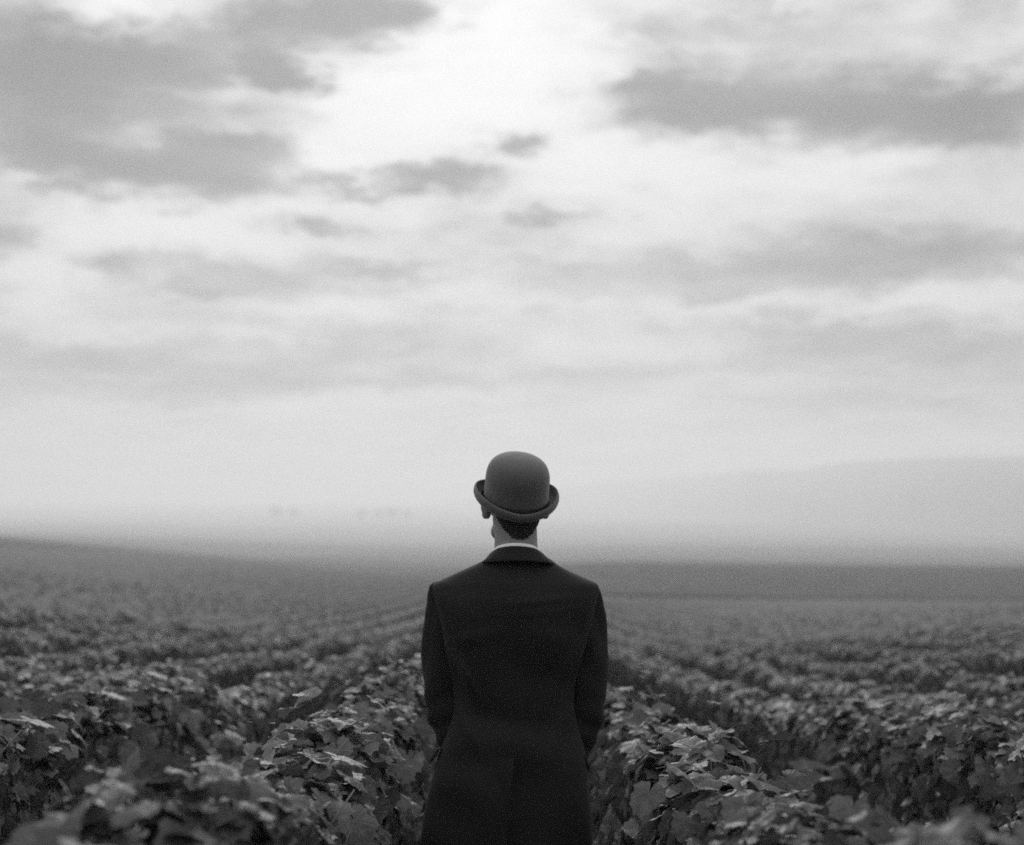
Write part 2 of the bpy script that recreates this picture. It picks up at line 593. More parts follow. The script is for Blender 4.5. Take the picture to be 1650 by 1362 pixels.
def _grid():
    G = np.zeros((len(TC), len(TY)))
    for i, c in enumerate(TC):
        for j, Y in enumerate(TY):
            yi = TT[c][j]
            if yi is None:
                G[i, j] = 0.075
            else:
                off = VINE_H * min(1.0, max(0.0, (430 - Y) / 80.0))
                G[i, j] = EYE - (yi - HOR) / F * Y - off
    # resample finely, then smooth
    us = np.linspace(math.log(2), math.log(4800), 240)
    cs = np.linspace(TC[0], TC[-1], 120)
    A = np.array([np.interp(us, np.log(TY), G[i]) for i in range(len(TC))])
    B = np.array([np.interp(cs, TC, A[:, j]) for j in range(len(us))]).T
    k = np.array([1, 2, 3, 2, 1]) / 9.0
    for _ in range(3):
        P = np.pad(B, ((0, 0), (2, 2)), mode='edge')
        B = sum(k[a] * P[:, a:a + B.shape[1]] for a in range(5))
    for _ in range(4):
        P = np.pad(B, ((2, 2), (0, 0)), mode='edge')
        B = sum(k[a] * P[a:a + B.shape[0], :] for a in range(5))
    return us, cs, B


_US, _CS, _B = _grid()


def ground_z(x, y):
    x, y = np.asarray(x, float), np.asarray(y, float)
    Y = np.clip(y, 2.0, 4799.0)
    near = np.where(y < 2.0, 0.03 * (2.0 - np.clip(y, -4.0, 2.0)), 0.0)
    c = np.clip(825 + F * x / Y, TC[0], TC[-1] - 0.01)
    u = np.log(Y)
    fi = (c - _CS[0]) / (_CS[1] - _CS[0])
    fj = (u - _US[0]) / (_US[1] - _US[0])
    i = np.clip(fi.astype(int), 0, len(_CS) - 2)
    j = np.clip(fj.astype(int), 0, len(_US) - 2)
    a, b = fi - i, fj - j
    return near + (_B[i, j] * (1 - a) * (1 - b) + _B[i + 1, j] * a * (1 - b) + _B[i, j + 1] * (1 - a) * b + _B[i + 1, j + 1] * a * b)


def build_ground():
    front = np.linspace(-32, 32, 161)
    back = np.linspace(36, 324, 60)
    ang = np.radians(np.concatenate([front, back]))
    rad = np.concatenate([[0.4, 1.0, 1.5], np.exp(np.linspace(math.log(2.0), math.log(4700), 190))])
    na, nr = len(ang), len(rad)
    Rr, Aa = np.meshgrid(rad, ang, indexing='ij')
    X, Y = Rr * np.sin(Aa), Rr * np.cos(Aa)
    Z = ground_z(X, Y)
    V = np.stack([X, Y, Z], -1).reshape(-1, 3)
    V = np.vstack([V, [[0, 0, float(ground_z(0, 0))]]])
    q = np.arange(nr - 1)[:, None] * na + np.arange(na)[None, :]
    q2 = np.arange(nr - 1)[:, None] * na + (np.arange(na)[None, :] + 1) % na
    T1 = np.stack([q, q + na, q2], -1).reshape(-1, 3)
    T2 = np.stack([q2, q + na, q2 + na], -1).reshape(-1, 3)
    c = len(V) - 1
    T3 = np.array([[c, k, (k + 1) % na] for k in range(na)])
    T = np.vstack([T1, T2, T3])[:, ::-1]
    n = np.cross(V[T[0, 1]] - V[T[0, 0]], V[T[0, 2]] - V[T[0, 0]])
    if n[2] < 0:
        T = T[:, ::-1]
    o = obj('ground', mesh_np('ground', V, T, [M_GROUND]))
    tag(o, 'dark soil of the vineyard running out to misty valley fields', kind='structure')
    return float(V[:, 2].min()), float(V[:, 2].max())


GMIN, GMAX = build_ground()


def build_hill():
    # long ridge far across the valley, right of the man
    prof = [(640, 830), (760, 806), (860, 789), (940, 780), (1000, 774), (1080, 769), (1157, 765), (1190, 760), (1217, 757), (1245, 760), (1276, 760), (1315, 752), (1354, 745), (1430, 742), (1512, 739), (1650, 737), (1800, 741), (2000, 762), (2200, 800), (2350, 815)]
    px = np.linspace(640, 2350, 172)
    py = np.interp(px, [p[0] for p in prof], [p[1] for p in prof])
    k = np.array([1, 2, 1]) / 4.0
    for _ in range(2):
        py = np.convolve(np.pad(py, 1, mode='edge'), k, 'valid')
    # the ridge runs obliquely away: its left end lies farther off and is paler
    D = np.interp(px, [640, 950, 1200, 1500, 2350], [4300, 3800, 2750, 2100, 1950])
    depths = np.linspace(-1, 1, 31)
    V = []
    for dq in depths:
        s = max(0.0, math.cos(dq * math.pi / 2)) ** 1.3
        for a, b, d_ in zip(px, py, D):
            Y = d_ + dq * 650
            x = (a - 825) / F * d_
            top = EYE + (HOR - b) / F * d_
            base = float(ground_z(x, Y)) - 3.0
            h = base + (top - base) * s + (3.0 * math.sin(x * 0.013 + Y * .004) * s * (1 - s) * 4)
            V.append((x, Y, h))
    V = np.array(V)
    n = len(px)
    q = (np.arange(len(depths) - 1)[:, None] * n + np.arange(n - 1)[None, :]).ravel()
    T = np.vstack([np.stack([q, q + 1, q + n], -1), np.stack([q + 1, q + n + 1, q + n], -1)])
    o = obj('hill', mesh_np('hill', V, T, [M_HILL]))
    tag(o, 'pale long hill fading into mist across the valley on the right', kind='structure')
    return float(V[:, 2].max())


HTOP = build_hill()

# ---------------------------------------------------------------- mist-veiled trees down in the valley
def build_tree(name, px, Y, h, w, seed, label):
    rg = np.random.default_rng(seed)
    x = (px - 825) / F * Y
    z = float(ground_z(x, Y)) - 0.3
    root = empty(name, (x, Y, z))
    tag(root, label, 'tree', 'trees veiled by the valley mist')
    parts = [tube(catmull([(0, 0, 0), (.2, 0, h * .2), (0, .2, h * .45), (.1, 0, h * .8)], 3), [h * .03 * (1 - .09 * i) for i in range(10)], 8)]
    for k in range(6):
        a = k * 1.05 + rg.random()
        z0 = h * (.25 + .08 * k)
        parts.append(tube([(0, 0, z0), (math.cos(a) * w * .2, math.sin(a) * w * .2, z0 + h * .12), (math.cos(a) * w * .36, math.sin(a) * w * .36, z0 + h * .2)], [h * .012, h * .008, h * .003], 5))
    v, f = join(parts)
    obj('trunk', mesh_from('trunk', v, f, M_TRUNK), root)
    nl = 26
    cen = rg.normal(0, 1, (nl, 3))
    cen /= np.linalg.norm(cen, axis=1)[:, None]
    cen *= (rg.random(nl) ** .4)[:, None]
    cen = cen * np.array([w * .36, w * .36, h * .27]) + np.array([0, 0, h * .6])
    n = 1500
    ci = rg.integers(0, nl, n)
    d = rg.normal(0, 1, (n, 3))
    d /= np.linalg.norm(d, axis=1)[:, None]
    c = cen[ci] + d * (w * .16) * (rg.random(n) ** .4)[:, None]
    e1 = rg.normal(0, 1, (n, 3))
    e1 /= np.linalg.norm(e1, axis=1)[:, None]
    e2 = np.cross(e1, d)
    s = h * .022
    V = np.stack([c + e1 * s, c + e2 * s, c - e1 * s, c - e2 * s], 1).reshape(-1, 3)
    b = np.arange(n) * 4
    T = np.vstack([np.stack([b, b + 1, b + 2], -1), np.stack([b, b + 2, b + 3], -1)])
    cr = obj('crown', mesh_np('crown', V, T, [M_TREE], smooth=False), root)
    cr['kind'] = 'stuff'


TREES = [
    (446, 2250, 30, 28, 'faint misty tree at the left end of the pale clump far left of the man'),
    (474, 2290, 27, 25, 'faint misty tree at the right end of the pale clump far left of the man'),
    (583, 2210, 25, 20, 'small faint tree standing alone in mist between two pale clumps'),
    (612, 2270, 24, 22, 'faint low tree at the left of the misty clump nearest the man'),
    (633, 2230, 28, 26, 'tallest faint tree amid the misty clump nearest the man'),
    (656, 2290, 24, 22, 'faint low tree at the right of the misty clump nearest the man'),
]
for i, (px, Y, h, w, lab) in enumerate(TREES):
    build_tree('valley_tree', px, Y, h, w, 40 + i, lab)


# ---------------------------------------------------------------- haze
def build_haze():
    m = bpy.data.materials.new('haze_air')
    m.use_nodes = True
    t = m.node_tree
    t.nodes.clear()
    pv = N(t, 'ShaderNodeVolumePrincipled')
    pv.inputs['Color'].default_value = (1, 1, 1, 1)
    pv.inputs['Density'].default_value = HAZE_SIGMA
    pv.inputs['Anisotropy'].default_value = 0.43
    out = N(t, 'ShaderNodeOutputMaterial')
    L(t, pv.outputs[0], out.inputs['Volume'])
    x0, y0, z0, z1 = -5600.0, -5600.0, GMIN - 2.0, max(HTOP, GMAX) + 6.0
    v = [(x, y, z) for z in (z0, z1) for x, y in ((-5600, -5600), (5600, -5600), (5600, 5600), (-5600, 5600))]
    f = [(3, 2, 1, 0), (4, 5, 6, 7), (0, 1, 5, 4), (1, 2, 6, 5), (2, 3, 7, 6), (3, 0, 4, 7)]
    o = obj('haze', mesh_from('haze', v, f, m, smooth=False))
    tag(o, 'pale morning mist filling the valley', kind='stuff')


build_haze()

# ---------------------------------------------------------------- grapevines
SPACING, VSTEP, HALF_W = 1.10, 0.95, 0.215
MAN = Vector((0.009, 3.90, 0.0))


def leaf_shape(seed, detail=1):
    """palmate grape leaf in unit size: stalk joint at the origin, tip towards +Y, upper side +Z"""
    rg = np.random.default_rng(seed)
    key_a = np.array([-168, -140, -115, -86, -56, -28, 0, 28, 56, 86, 115, 140, 168.0])
    key_r = np.array([.44, .64, .70, .66, .88, .78, 1.0, .78, .88, .66, .70, .64, .44])
    key_r = key_r * (1 + rg.normal(0, .06, len(key_r)))
    if rg.random() < .4:                                   # less deeply lobed leaf
        key_r[[3, 5, 7, 9]] += .14
    n = 27 if detail else 9
    th = np.linspace(-168, 168, n)
    r = np.interp(th, key_a, key_r)
    if detail:
        r = r * (1 + .065 * (np.arange(n) % 2 * 2 - 1) + rg.normal(0, .02, n))
    fold, droop, curl, ph = rg.uniform(-.1, .65), rg.uniform(.1, .7), rg.uniform(-.30, .40), rg.uniform(0, 6)
    wav = rg.uniform(.04, .13)

    def shape(rr, tt):
        x, y = rr * np.sin(tt), rr * np.cos(tt)
        z = fold * np.abs(x) - droop * np.clip(y, 0, 2) ** 2 * .6 - curl * (x * x) + wav * np.sin(3 * tt + ph) * rr ** 2 + .05 * np.cos(6.5 * tt) * rr
        return np.stack([x, y, z], -1)
    tt = np.radians(th)
    V = [np.array([[0, 0, 0.0]])]
    T = []
    if detail:
        V.append(shape(r * .52, tt))
        V.append(shape(r, tt))
        for k in range(n - 1):
            T.append((0, 1 + k + 1, 1 + k))
            a, b, c, d = 1 + k, 2 + k, 1 + n + k, 2 + n + k
            T.append((a, b, c))
            T.append((b, d, c))
        # stalk
        base = 1 + 2 * n
        st = []
        for j, (yy, zz, w) in enumerate(((0, 0, .022), (-.35, -.10, .02), (-.7, -.38, .02))):
            for k in range(3):
                a = k * 2.094
                st.append((w * math.cos(a), yy, zz + w * math.sin(a) - .02))
        V.append(np.array(st))
        for j in range(2):
            for k in range(3):
                k2 = (k + 1) % 3
                a, b, c, d = base + j * 3 + k, base + j * 3 + k2, base + j * 3 + 3 + k, base + j * 3 + 3 + k2
                T += [(a, b, c), (b, d, c)]
    else:
        V.append(shape(r, tt))
        for k in range(n - 1):
            T.append((0, 1 + k + 1, 1 + k))
    V = np.vstack(V)
    T = np.array(T)
    return V, T


LEAF_HI = [leaf_shape(100 + i, 1) for i in range(14)]
LEAF_LO = [leaf_shape(200 + i, 0) for i in range(8)]
LEAF_MESH = [mesh_np('leaf', V, T, [M_LEAF], uv=V[:, :2]) for V, T in LEAF_HI]
LEAF_TOPLIT = [mesh_np('leaf', V, T, [M_TOPLIT], uv=V[:, :2]) for V, T in LEAF_HI]


def sample_leaves(n, rg, depth=0.13, inner=False, topfrac=0.38, hscale=1.0, rand=.24, neat=False):
    """positions and frames of n leaves on the skin of one vine's piece of hedge (local: y along the row)"""
    yy = rg.uniform(-.5, .5, n) * (VSTEP + .12)
    top = rg.random(n) < (.48 if neat else topfrac)
    ph = np.where(top, rg.uniform(R(50), R(130), n), np.where(rg.random(n) < .5, rg.uniform(R(-58), R(54), n), rg.uniform(R(126), R(238), n)))
    c, s = np.cos(ph), np.sin(ph)
    e = 2 / 2.7
    p1, p2, p3, p4 = rg.uniform(0, 6.3, 4)
    # each plant makes its own mound
    mound = np.cos(2 * math.pi * yy / VSTEP)
    b = 1 + .11 * mound + .07 * np.sin(yy * 9 + p1 + 2 * s) + .07 * np.sin(yy * 17 + p2 + ph * 3) + .05 * np.sin(ph * 6 + p3)
    k = b * (1 - depth * rg.random(n) * (2.0 if inner else 1.0))
    x = HALF_W * np.sign(c) * np.abs(c) ** e * k
    zc_, zh_ = (.74, .36) if neat else (.62, .48)
    z = zc_ + zh_ * np.sign(s) * np.abs(s) ** e * (k * .5 + .5) + .02 * mound
    # a few shoots stick out of the top or the sides
    sh = rg.random(n) < (.015 if neat else .06)
    z = np.where(sh & top, z + rg.uniform(0, .10, n), z)
    x = np.where(sh & ~top & (rg.random(n) < .5), x * rg.uniform(1.0, 1.25, n), x)
    pos = np.stack([x, yy, z * hscale], -1)
    nout = np.stack([c, np.zeros(n), np.where(top, s, s * .5)], -1)
    up = np.array([0, 0, 1.0])
    nn = nout * .85 + up * np.where(top, .45, -.04 if neat else .10)[:, None] + rg.normal(0, rand, (n, 3))
    nn /= np.linalg.norm(nn, axis=1)[:, None]
    tip = nout * .5 + np.array([0, 0, -1.0]) * 1.1 + rg.normal(0, .5, (n, 3))
    tip -= nn * np.sum(tip * nn, 1)[:, None]
    tip /= np.linalg.norm(tip, axis=1)[:, None]
    sz = rg.uniform(.030, .066, n) * np.where(rg.random(n) < .25, .62, 1.0)
    toplit = (s > .70) & (rg.random(n) < .62) | (rg.random(n) < .04)  # upper leaves take the painted-light colour, plus a few at random
    return pos, nn, tip, sz, toplit


def leaves_mesh(shapes, pos, nn, tip, sz, rg, toplit):
    """many leaves as arrays"""
    Vs, Ts, Us, Ms = [], [], [], []
    off = 0
    which = rg.integers(0, len(shapes), len(pos))
    xx = np.cross(tip, nn)
    for w, (V, T) in enumerate(shapes):
        m = which == w
        if not m.any():
            continue
        P = pos[m][:, None, :] + sz[m][:, None, None] * (V[None, :, 0:1] * xx[m][:, None, :] + V[None, :, 1:2] * tip[m][:, None, :] + V[None, :, 2:3] * nn[m][:, None, :])
        k = m.sum()
        Vs.append(P.reshape(-1, 3))
        Ts.append((T[None] + off + (np.arange(k) * len(V))[:, None, None]).reshape(-1, 3))
        Us.append(np.tile(V[:, :2], (k, 1)))
        Ms.append(np.repeat(toplit[m].astype(int), len(T)))
        off += k * len(V)
    return np.vstack(Vs), np.vstack(Ts), np.vstack(Us), np.concatenate(Ms)


def trunk_mesh(seed, n=8):
    rg = np.random.default_rng(seed)
    a, b = rg.uniform(-.05, .05, 2)
    path = catmull([(0, 0, -.06), (a * .4, b, .10), (a, -b, .26), (a * .3, b * .6, .42), (a * .2, 0, .52)], 3)
    rr = [(.034 - .0012 * i) * (1 + .12 * math.sin(i * 1.9)) for i in range(len(path))]
    parts = [tube(path, rr, n)]
    for s in (-1, 1):
        parts.append(tube(catmull([(a * .2, 0, .50), (a * .2, .14 * s, .56), (0, .30 * s, .57), (.01, .45 * s, .56)], 3), [.02, .019, .018, .017, .016, .015, .014, .013, .012, .011], 6))
    v, f = join(parts)
    return mesh_from('trunk', v, f, M_BARK)


def cane_mesh(seed):
    rg = np.random.default_rng(seed)
    y0 = rg.uniform(-.42, .42)
    x1, x2 = rg.normal(0, .05, 2)
    h = rg.uniform(.98, 1.13)
    path = catmull([(0, y0, .56), (x1 * .5, y0 + rg.normal(0, .03), .75), (x1, y0 + rg.normal(0, .04), .92), (x1 + x2, y0 + rg.normal(0, .05), h)], 3)
    v, f = tube(path, [.0040 - .00024 * i for i in range(len(path))], 5)
    return mesh_from('cane', v, f, M_CANE)


def grape_mesh(seed):
    rg = np.random.default_rng(seed)
    bm = bmesh.new()
    for k in range(30):
        t = k / 30
        rad = .030 * (1 - t) ** .6 + .004
        a = k * 2.4
        mt = Matrix.Translation((rad * math.cos(a), rad * math.sin(a), -t * .11))
        bmesh.ops.create_icosphere(bm, subdivisions=1, radius=.0075, matrix=mt)
    me = bpy.data.meshes.new('grape_bunch')
    bm.to_mesh(me)
    bm.free()
    me.polygons.foreach_set('use_smooth', [True] * len(me.polygons))
    me.materials.append(M_GRAPE)
    return me


TRUNKS = [trunk_mesh(300 + i) for i in range(5)]
CANES = [cane_mesh(320 + i) for i in range(14)]
GRAPES = [grape_mesh(350 + i) for i in range(2)]


def foliage_variant(seed, n, shapes, inner, scale=1.0, mat=None):
    rg = np.random.default_rng(seed)
    pos, nn, tip, sz, lit = sample_leaves(n, rg, inner=inner, rand=.34 if shapes is LEAF_HI else .18, neat=shapes is LEAF_LO)
    V, T, U, Mi = leaves_mesh(shapes, pos, nn, tip, sz * scale, rg, lit)
    return mesh_np('foliage', V, T, [M_LEAF, M_TOPLIT] if mat else [M_FOL, M_FOL_TOPLIT], uv=U, matidx=Mi)


INNER = [foliage_variant(400 + i, 560, LEAF_HI, True, 1.04, M_LEAF) for i in range(5)]
INNER_PLAIN = []                     # the same, without the paler painted-light leaves
for me_ in INNER[:2]:
    m2_ = me_.copy()
    m2_.materials[1] = M_LEAF
    INNER_PLAIN.append(m2_)
FULL = [foliage_variant(420 + i, 1350, LEAF_LO, False, .82) for i in range(7)]
FULL_HI = [foliage_variant(440 + i, 900, LEAF_HI, False, .92) for i in range(4)]

# every vine position in and just beside the picture
cand = []
for k in range(-20, 20):
    X = (k + .5) * SPACING
    rowoff = random.uniform(0, VSTEP)
    nmax = int(42 / VSTEP)
    for j in range(nmax):
        Y = 1.15 + rowoff * .6 + j * VSTEP
        if abs(X) > .37 * Y + .75:
            continue
        cand.append((math.hypot(X, Y), k, X, Y))
cand.sort()
VINES = cand[:300]
Y_NEAR = 7.4
LASTY = {}
for d, k, X, Y in VINES:
    LASTY[k] = max(LASTY.get(k, 0), Y)

ORD = ['first', 'second', 'third', 'fourth', 'fifth', 'sixth', 'seventh', 'eighth', 'ninth', 'tenth', 'eleventh', 'twelfth', 'thirteenth', 'fourteenth']
order = {}
for d, k, X, Y in sorted(VINES, key=lambda v: (v[1], v[3])):
    order.setdefault(k, []).append(Y)


def vine_label(k, Y):
    side = 'right' if k >= 0 else 'left'
    row = k if k >= 0 else -k - 1
    i = order[k].index(Y)
    if Y < 2.6:
        st = 'blurred close grapevine'
    elif Y < 5.2:
        st = 'sharp leafy grapevine'
    elif Y < 9:
        st = 'slightly blurred grapevine'
    else:
        st = 'soft blurred grapevine'
    if Y < 11.5 and i < len(ORD):
        return f'{st} in the {ORD[row]} row {side} of the man, {ORD[i]} from the photo edge'
    return f'far out-of-focus grapevine merging into the {ORD[row]} row {side} of the man'


def put_leaf(root, V3, nn, tip, sz, me):
    o = bpy.data.objects.new('leaf', me)
    x = Vector(tip).cross(Vector(nn))
    m = Matrix(((x.x, tip[0], nn[0], V3[0]), (x.y, tip[1], nn[1], V3[1]), (x.z, tip[2], nn[2], V3[2]), (0, 0, 0, 1)))
    COL.objects.link(o)
    o.parent = root
    o.matrix_basis = m @ Matrix.Diagonal((sz, sz, sz, 1))
    return o


ROOTS = []
for d, k, X, Y in VINES:
    rg = np.random.default_rng(int(k * 1000 + Y * 37) % 99991)
    z = float(ground_z(X, Y))
    hs = 1.0 + rg.normal(0, .03) + ((.12 if k < 0 else .03) if Y < 1.95 else (.06 if k < 0 else .02) if Y < 2.8 else 0)
    root = empty('grapevine', (X + rg.normal(0, .015), Y, z))
    tag(root, vine_label(k, Y), 'grapevine', 'grapevines in the vineyard rows')
    obj('trunk', TRUNKS[rg.integers(len(TRUNKS))], root)
    if Y < Y_NEAR:
        n = 298 if Y < 5.6 else 230
        o = obj('foliage', (INNER_PLAIN[rg.integers(2)] if Y < 2.8 else INNER[rg.integers(len(INNER))]), root)
        o['kind'] = 'stuff'
        o.scale = (.95, 1, hs)
        pos, nn, tip, sz, lit = sample_leaves(n, rg, hscale=hs, rand=.50)
        wp = pos + np.array([root.location.x, Y, z])
        keep = ~((np.abs(wp[:, 0] - MAN.x) < .31) & (np.abs(wp[:, 1] - MAN.y) < .30))
        if Y < 2.0:      # nothing may brush the lens
            keep &= wp[:, 1] > 0.95
        which = rg.integers(0, len(LEAF_MESH), n)
        for q in np.nonzero(keep)[0]:
            put_leaf(root, pos[q], nn[q], tip[q], float(sz[q]) * 1.04, (LEAF_TOPLIT if lit[q] and Y > 2.8 and q % 5 < 3 else LEAF_MESH)[which[q]])
        for c in rg.choice(len(CANES), 6, replace=False):
            obj('cane', CANES[c], root)
        for c in range(2):
            g = obj('grape_bunch', GRAPES[c], root)
            g.location = ((.16 + .06 * rg.random()) * (-1 if c else 1), rg.uniform(-.35, .35), .62)
    else:
        o = obj('foliage', (FULL_HI if Y < 8.5 else FULL)[rg.integers(4)], root)
        o['kind'] = 'stuff'
        o.scale = ((1.0 if Y < 7.4 else .84) * rg.choice([-1, 1]), rg.choice([-1, 1]), hs * (.98 if Y < 5.5 else .94 if Y < 9 else .90))
        if Y < 12:
            for c in rg.choice(len(CANES), 2, replace=False):
                obj('cane', CANES[c], root)
    ROOTS.append((root, k, Y))


def hero(px, py, Y, nn, tip, sz, mi):
    """a leaf the photograph shows singly, hung on the nearest vine"""
    p = at(px, py, Y)
    root = min(ROOTS, key=lambda r: (r[0].location.x - p.x) ** 2 + (r[0].location.y - p.y) ** 2)[0]
    nn = Vector(nn).normalized()
    tip = Vector(tip)
    tip = (tip - nn * tip.dot(nn)).normalized()
    put_leaf(root, p - root.location, nn, tip, sz, LEAF_MESH[mi])


hero(1195, 1168, 4.0, (.1, .3, 1), (1, -.2, -.05), .055, 0)
hero(1245, 1192, 3.7, (-.2, .4, 1), (1, -.3, -.6), .065, 3)
hero(1092, 1238, 3.4, (.5, .1, .9), (.8, -.3, -.55), .065, 5)
hero(1048, 1212, 3.6, (.1, .1, 1), (.5, -.6, -.4), .038, 2)
hero(1110, 1328, 3.15, (.3, -.6, .6), (-.3, -.2, -1), .058, 4)
hero(1045, 1278, 3.5, (-.5, -.5, .6), (-.2, -.2, -1), .062, 7)
hero(1300, 1240, 2.35, (.1, .5, 1), (.3, -.8, -.4), .042, 11)
hero(488, 1198, 3.5, (.1, .3, 1), (-1, -.2, 0), .055, 1)
hero(600, 1195, 3.9, (.1, .3, 1), (1, -.3, -.15), .06, 9)
hero(562, 1250, 3.5, (.5, .1, .9), (.9, -.3, -.5), .06, 10)
hero(523, 1296, 3.25, (-.1, -.8, .5), (-.1, -.1, -1), .058, 11)
hero(515, 1340, 3.15, (.1, -.8, .5), (.2, -.2, -1), .06, 12)
hero(570, 1322, 3.3, (.5, -.6, .5), (.5, -.2, -1), .062, 13)
hero(430, 1165, 4.0, (.0, .3, 1), (-1, -.3, -.3), .055, 2)


# ---------------------------------------------------------------- the rest of the vineyard: one mass of rows
def build_rows():
    rg = np.random.default_rng(77)
    Vs, Ts, Us, Ms = [], [], [], []
    off = 0
    # leafy rows from the last single vines to 70 m
    P, NN, TI, SZ, LIT = [], [], [], [], []
    for k in range(-40, 40):
        X = (k + .5) * SPACING
        Y0 = max(LASTY.get(k, 0) + VSTEP * .5, (abs(X) - 1.5) / .52, 2.0)
        Y1 = 62.0
        if Y0 >= Y1:
            continue
        # full leaf cover to 45 m, thinning out beyond where single leaves can no longer be seen
        ya = max(0.0, 45.0 - Y0) + 45.0 * (1 - 45.0 / Y1) if Y0 < 45 else 45.0 ** 2 * (1 / Y0 - 1 / Y1)
        n = int(ya * 108)
        if n < 8:
            continue
        pos, nn, tip, sz, lit = sample_leaves(n, rg, rand=.18, neat=True)
        u = rg.random(n) * ya
        near_part = max(0.0, 45.0 - Y0)
        Ys = max(Y0, 45.0)
        yy = np.where(u < near_part, Y0 + u, 1.0 / np.clip(1.0 / Ys - (u - near_part) / 45.0 ** 2, 1.0 / Y1, 1.0))
        pos[:, 0] = pos[:, 0] * .70 + X
        pos[:, 1] = yy
        pos[:, 2] *= .90 + .03 * np.sin(yy * 1.7 + k) + .03 * np.sin(yy * 4.1 + 2 * k)
        pos[:, 2] += ground_z(pos[:, 0], yy)
        P.append(pos); NN.append(nn); TI.append(tip); SZ.append(sz * (.85 + yy / 110)); LIT.append(lit)
    # the starts of the rows, just beside the picture
    for k in order:
        X = (k + .5) * SPACING
        y1, y0 = min(order[k]) - VSTEP * .5, max(-.5, (abs(X) - 2.0) / 1.0)
        if y1 - y0 < .4:
            continue
        n = int((y1 - y0) * 260)
        pos, nn, tip, sz, lit = sample_leaves(n, rg)
        pos[:, 0] += X
        pos[:, 1] = rg.uniform(y0, y1, n)
        pos[:, 2] += ground_z(pos[:, 0], pos[:, 1])
        ok = (np.abs(pos[:, 0]) > .37 * pos[:, 1] + .5) & ((pos[:, 1] > 1.2) | (np.abs(pos[:, 0]) > 1.2))
        P.append(pos[ok]); NN.append(nn[ok]); TI.append(tip[ok]); SZ.append(sz[ok] * 1.2); LIT.append(lit[ok])
    # the same rows go on behind the photographer
    for k in range(-5, 5):
        X = (k + .5) * SPACING
        pos, nn, tip, sz, lit = sample_leaves(2400, rg)
        pos[:, 0] += X
        pos[:, 1] = rg.uniform(-7.5, -.7, 2400)
        pos[:, 2] += ground_z(pos[:, 0], pos[:, 1])
        P.append(pos); NN.append(nn); TI.append(tip); SZ.append(sz * 1.5); LIT.append(lit)
    V, T, U, Ml = leaves_mesh(LEAF_LO[:4], np.vstack(P), np.vstack(NN), np.vstack(TI), np.concatenate(SZ), rg, np.concatenate(LIT))
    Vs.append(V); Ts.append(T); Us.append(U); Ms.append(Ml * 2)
    off += len(V)

    def strip(xs, ys, axis):
        """one far row as a lumpy ridge"""
        nonlocal off
        n = len(xs)
        prof = np.array([(-.10, .42), (-.18, .60), (-.14, .92), (.0, 1.03), (.14, .92), (.18, .60), (.10, .42)])
        m = len(prof)
        A = np.repeat(prof[None], n, 0)
        A[:, 1:-1, 0] += rg.normal(0, .025, (n, m - 2))
        A[:, 1:-1, 1] += rg.normal(0, .03, (n, m - 2))
        if axis == 'y':
            X = xs[:, None] + A[:, :, 0]
            Y = np.repeat(ys[:, None], m, 1)
        else:
            X = np.repeat(xs[:, None], m, 1)
            Y = ys[:, None] + A[:, :, 0]
        Z = ground_z(X, Y) + A[:, :, 1]
        V = np.stack([X, Y, Z], -1).reshape(-1, 3)
        q = (np.arange(n - 1)[:, None] * m + np.arange(m - 1)[None, :]).ravel()
        T = np.vstack([np.stack([q, q + 1, q + m], -1), np.stack([q + 1, q + m + 1, q + m], -1)]) + off
        Vs.append(V); Ts.append(T); Us.append(V[:, :2]); Ms.append(np.ones(len(T), int))
        off += len(V)

    for k in range(-125, 82):
        X = (k + .5) * SPACING
        Y0 = max(26.0, (abs(X) - 3.0) / .58)
        Y1 = 215.0 if X < -6 else (200.0 if X < 4 else 128.0 + 16 * rg.random())
        if Y1 - Y0 < 2:
            continue
        ys = np.arange(Y0, Y1, .7 if abs(X) < .42 * 70 else 1.3)
        strip(np.full(len(ys), X) + rg.normal(0, .02, len(ys)), ys, 'y')
    # the separate field beyond the dip, planted across
    for Y in np.concatenate([np.arange(160, 338, 1.6)]):
        x0, x1 = (.0 * Y if Y > 205 else 5.0), .56 * Y
        xs = np.arange(x0, x1, 2.0)
        strip(xs, np.full(len(xs), Y) + rg.normal(0, .03, len(xs)), 'x')
    V, T, U, Mi = np.vstack(Vs), np.vstack(Ts), np.vstack(Us), np.concatenate(Ms)
    o = obj('vineyard_foliage', mesh_np('vineyard_foliage', V, T, [M_FOL, M_ROWS, M_FOL_TOPLIT], uv=U, matidx=Mi))
    tag(o, 'mass of distant vine rows running down the slope into mist', kind='stuff')


build_rows()


# ---------------------------------------------------------------- the man
def px_x(px):
    return (px - 825.0) / F * MAN.y * 1.0 - MAN.x


def px_z(py):
    return at(825, py, MAN.y).z


